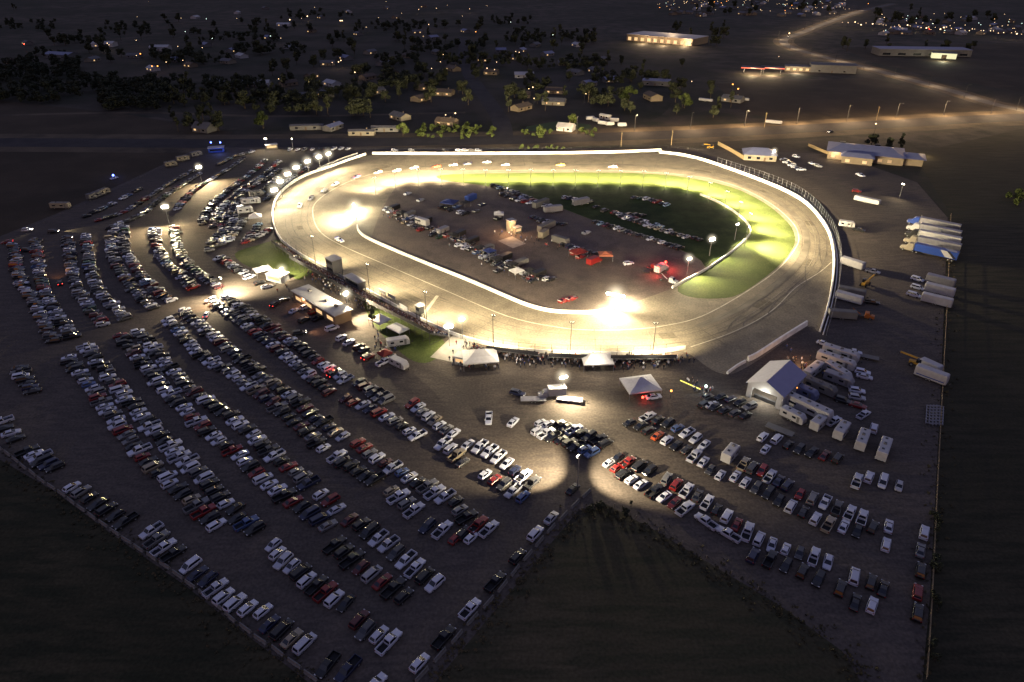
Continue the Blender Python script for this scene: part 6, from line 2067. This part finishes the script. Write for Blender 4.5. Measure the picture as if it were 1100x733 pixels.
for q, a in drp:
    if q.x < 720 and q.y < 1500:
        t = thing("added_road_lamp", "added tall road lamp along the far country road, %s from the right" % nth(k), "street lamp", q + Vector((-math.sin(a) * 8, math.cos(a) * 8, 0)), a - math.pi / 2, "added country road lamps")
        mb = MB(); mb.cyl((0, 0, 0), (0, 0, 10), .13, .08, 6); mb.cyl((0, 0, 10), (2, 0, 10.3), .06, n=5); part("pole", mb, M["dark_steel"], t)
        mb = MB(); mb.box(2.2, 0, 10.2, .8, .35, .14); part("lamp_head", mb, M["dark_steel"], t)
        light("POINT", "road_glow", q + Vector((-math.sin(a) * 4, math.cos(a) * 4, 9.8)), 14000 * rng.uniform(.75, 1.25), (1, .72, .42), radius=.3)
        k += 1

# utility poles near the highway
for i, (px, py, h) in enumerate([(667, 158, 9), (721, 156, 9), (821, 137, 10), (941, 130, 10), (632, 110, 9)]):
    t = thing("utility_pole", "wooden utility pole by the highway, %s from the left" % nth(i), "utility pole", G(px, py), R(10), "utility poles")
    mb = MB(); mb.cyl((0, 0, 0), (0, 0, h), .16, .11, 8); part("pole", mb, M["wood"], t)
    mb = MB(); mb.box(0, 0, h - .9, .12, 2.2, .12); part("crossarm", mb, M["wood"], t)

# ------------------------------------------------------------------ dusk sky and render settings
SUN_EL, SUN_ROT = R(1.0), R(200)
w = bpy.data.worlds.new("World")
scene.world = w
w.use_nodes = True
nt = w.node_tree
bg = nt.nodes["Background"]
sky = nt.nodes.new("ShaderNodeTexSky")
sky.sky_type = "NISHITA"
sky.sun_disc = False
sky.sun_elevation = SUN_EL
sky.sun_rotation = SUN_ROT
sky.altitude = 1500
tint = nt.nodes.new("ShaderNodeMix")
tint.data_type = "RGBA"
tint.blend_type = "MULTIPLY"
tint.inputs["Factor"].default_value = 1.0
tint.inputs["B"].default_value = (0.97, 0.74, 1.0, 1)
nt.links.new(sky.outputs["Color"], tint.inputs["A"])
geo = nt.nodes.new("ShaderNodeTexCoord")
sep = nt.nodes.new("ShaderNodeSeparateXYZ")
ramp = nt.nodes.new("ShaderNodeMapRange")
ramp.interpolation_type = "SMOOTHSTEP"
ramp.inputs["From Min"].default_value = 0.05
ramp.inputs["From Max"].default_value = 0.75
ramp.inputs["To Min"].default_value = 0.18
ramp.inputs["To Max"].default_value = 1.25
dim = nt.nodes.new("ShaderNodeVectorMath")
dim.operation = "SCALE"
nt.links.new(geo.outputs["Generated"], sep.inputs["Vector"])
nt.links.new(sep.outputs["Z"], ramp.inputs["Value"])
nt.links.new(tint.outputs["Result"], dim.inputs[0])
nt.links.new(ramp.outputs["Result"], dim.inputs["Scale"])
nt.links.new(dim.outputs["Vector"], bg.inputs["Color"])
bg.inputs["Strength"].default_value = 0.55
sd = bpy.data.lights.new("sun", "SUN")
sd.energy = 0.03
sd.angle = R(25)
sd.color = (1.0, 0.78, 0.7)
so = bpy.data.objects.new("sun", sd)
COL.objects.link(so)
so.rotation_euler = (R(70), 0, R(160))

scene.view_settings.view_transform = "Standard"
scene.view_settings.look = "None"
scene.view_settings.exposure = 0
scene.view_settings.gamma = 1
scene.render.engine = "CYCLES"
cy = scene.cycles
cy.use_denoising = True
cy.max_bounces = 4
cy.diffuse_bounces = 2
cy.glossy_bounces = 2
cy.transmission_bounces = 2
cy.sample_clamp_indirect = 3.0
cy.sample_clamp_direct = 0
cy.use_light_tree = True
cy.caustics_reflective = False
cy.caustics_refractive = False
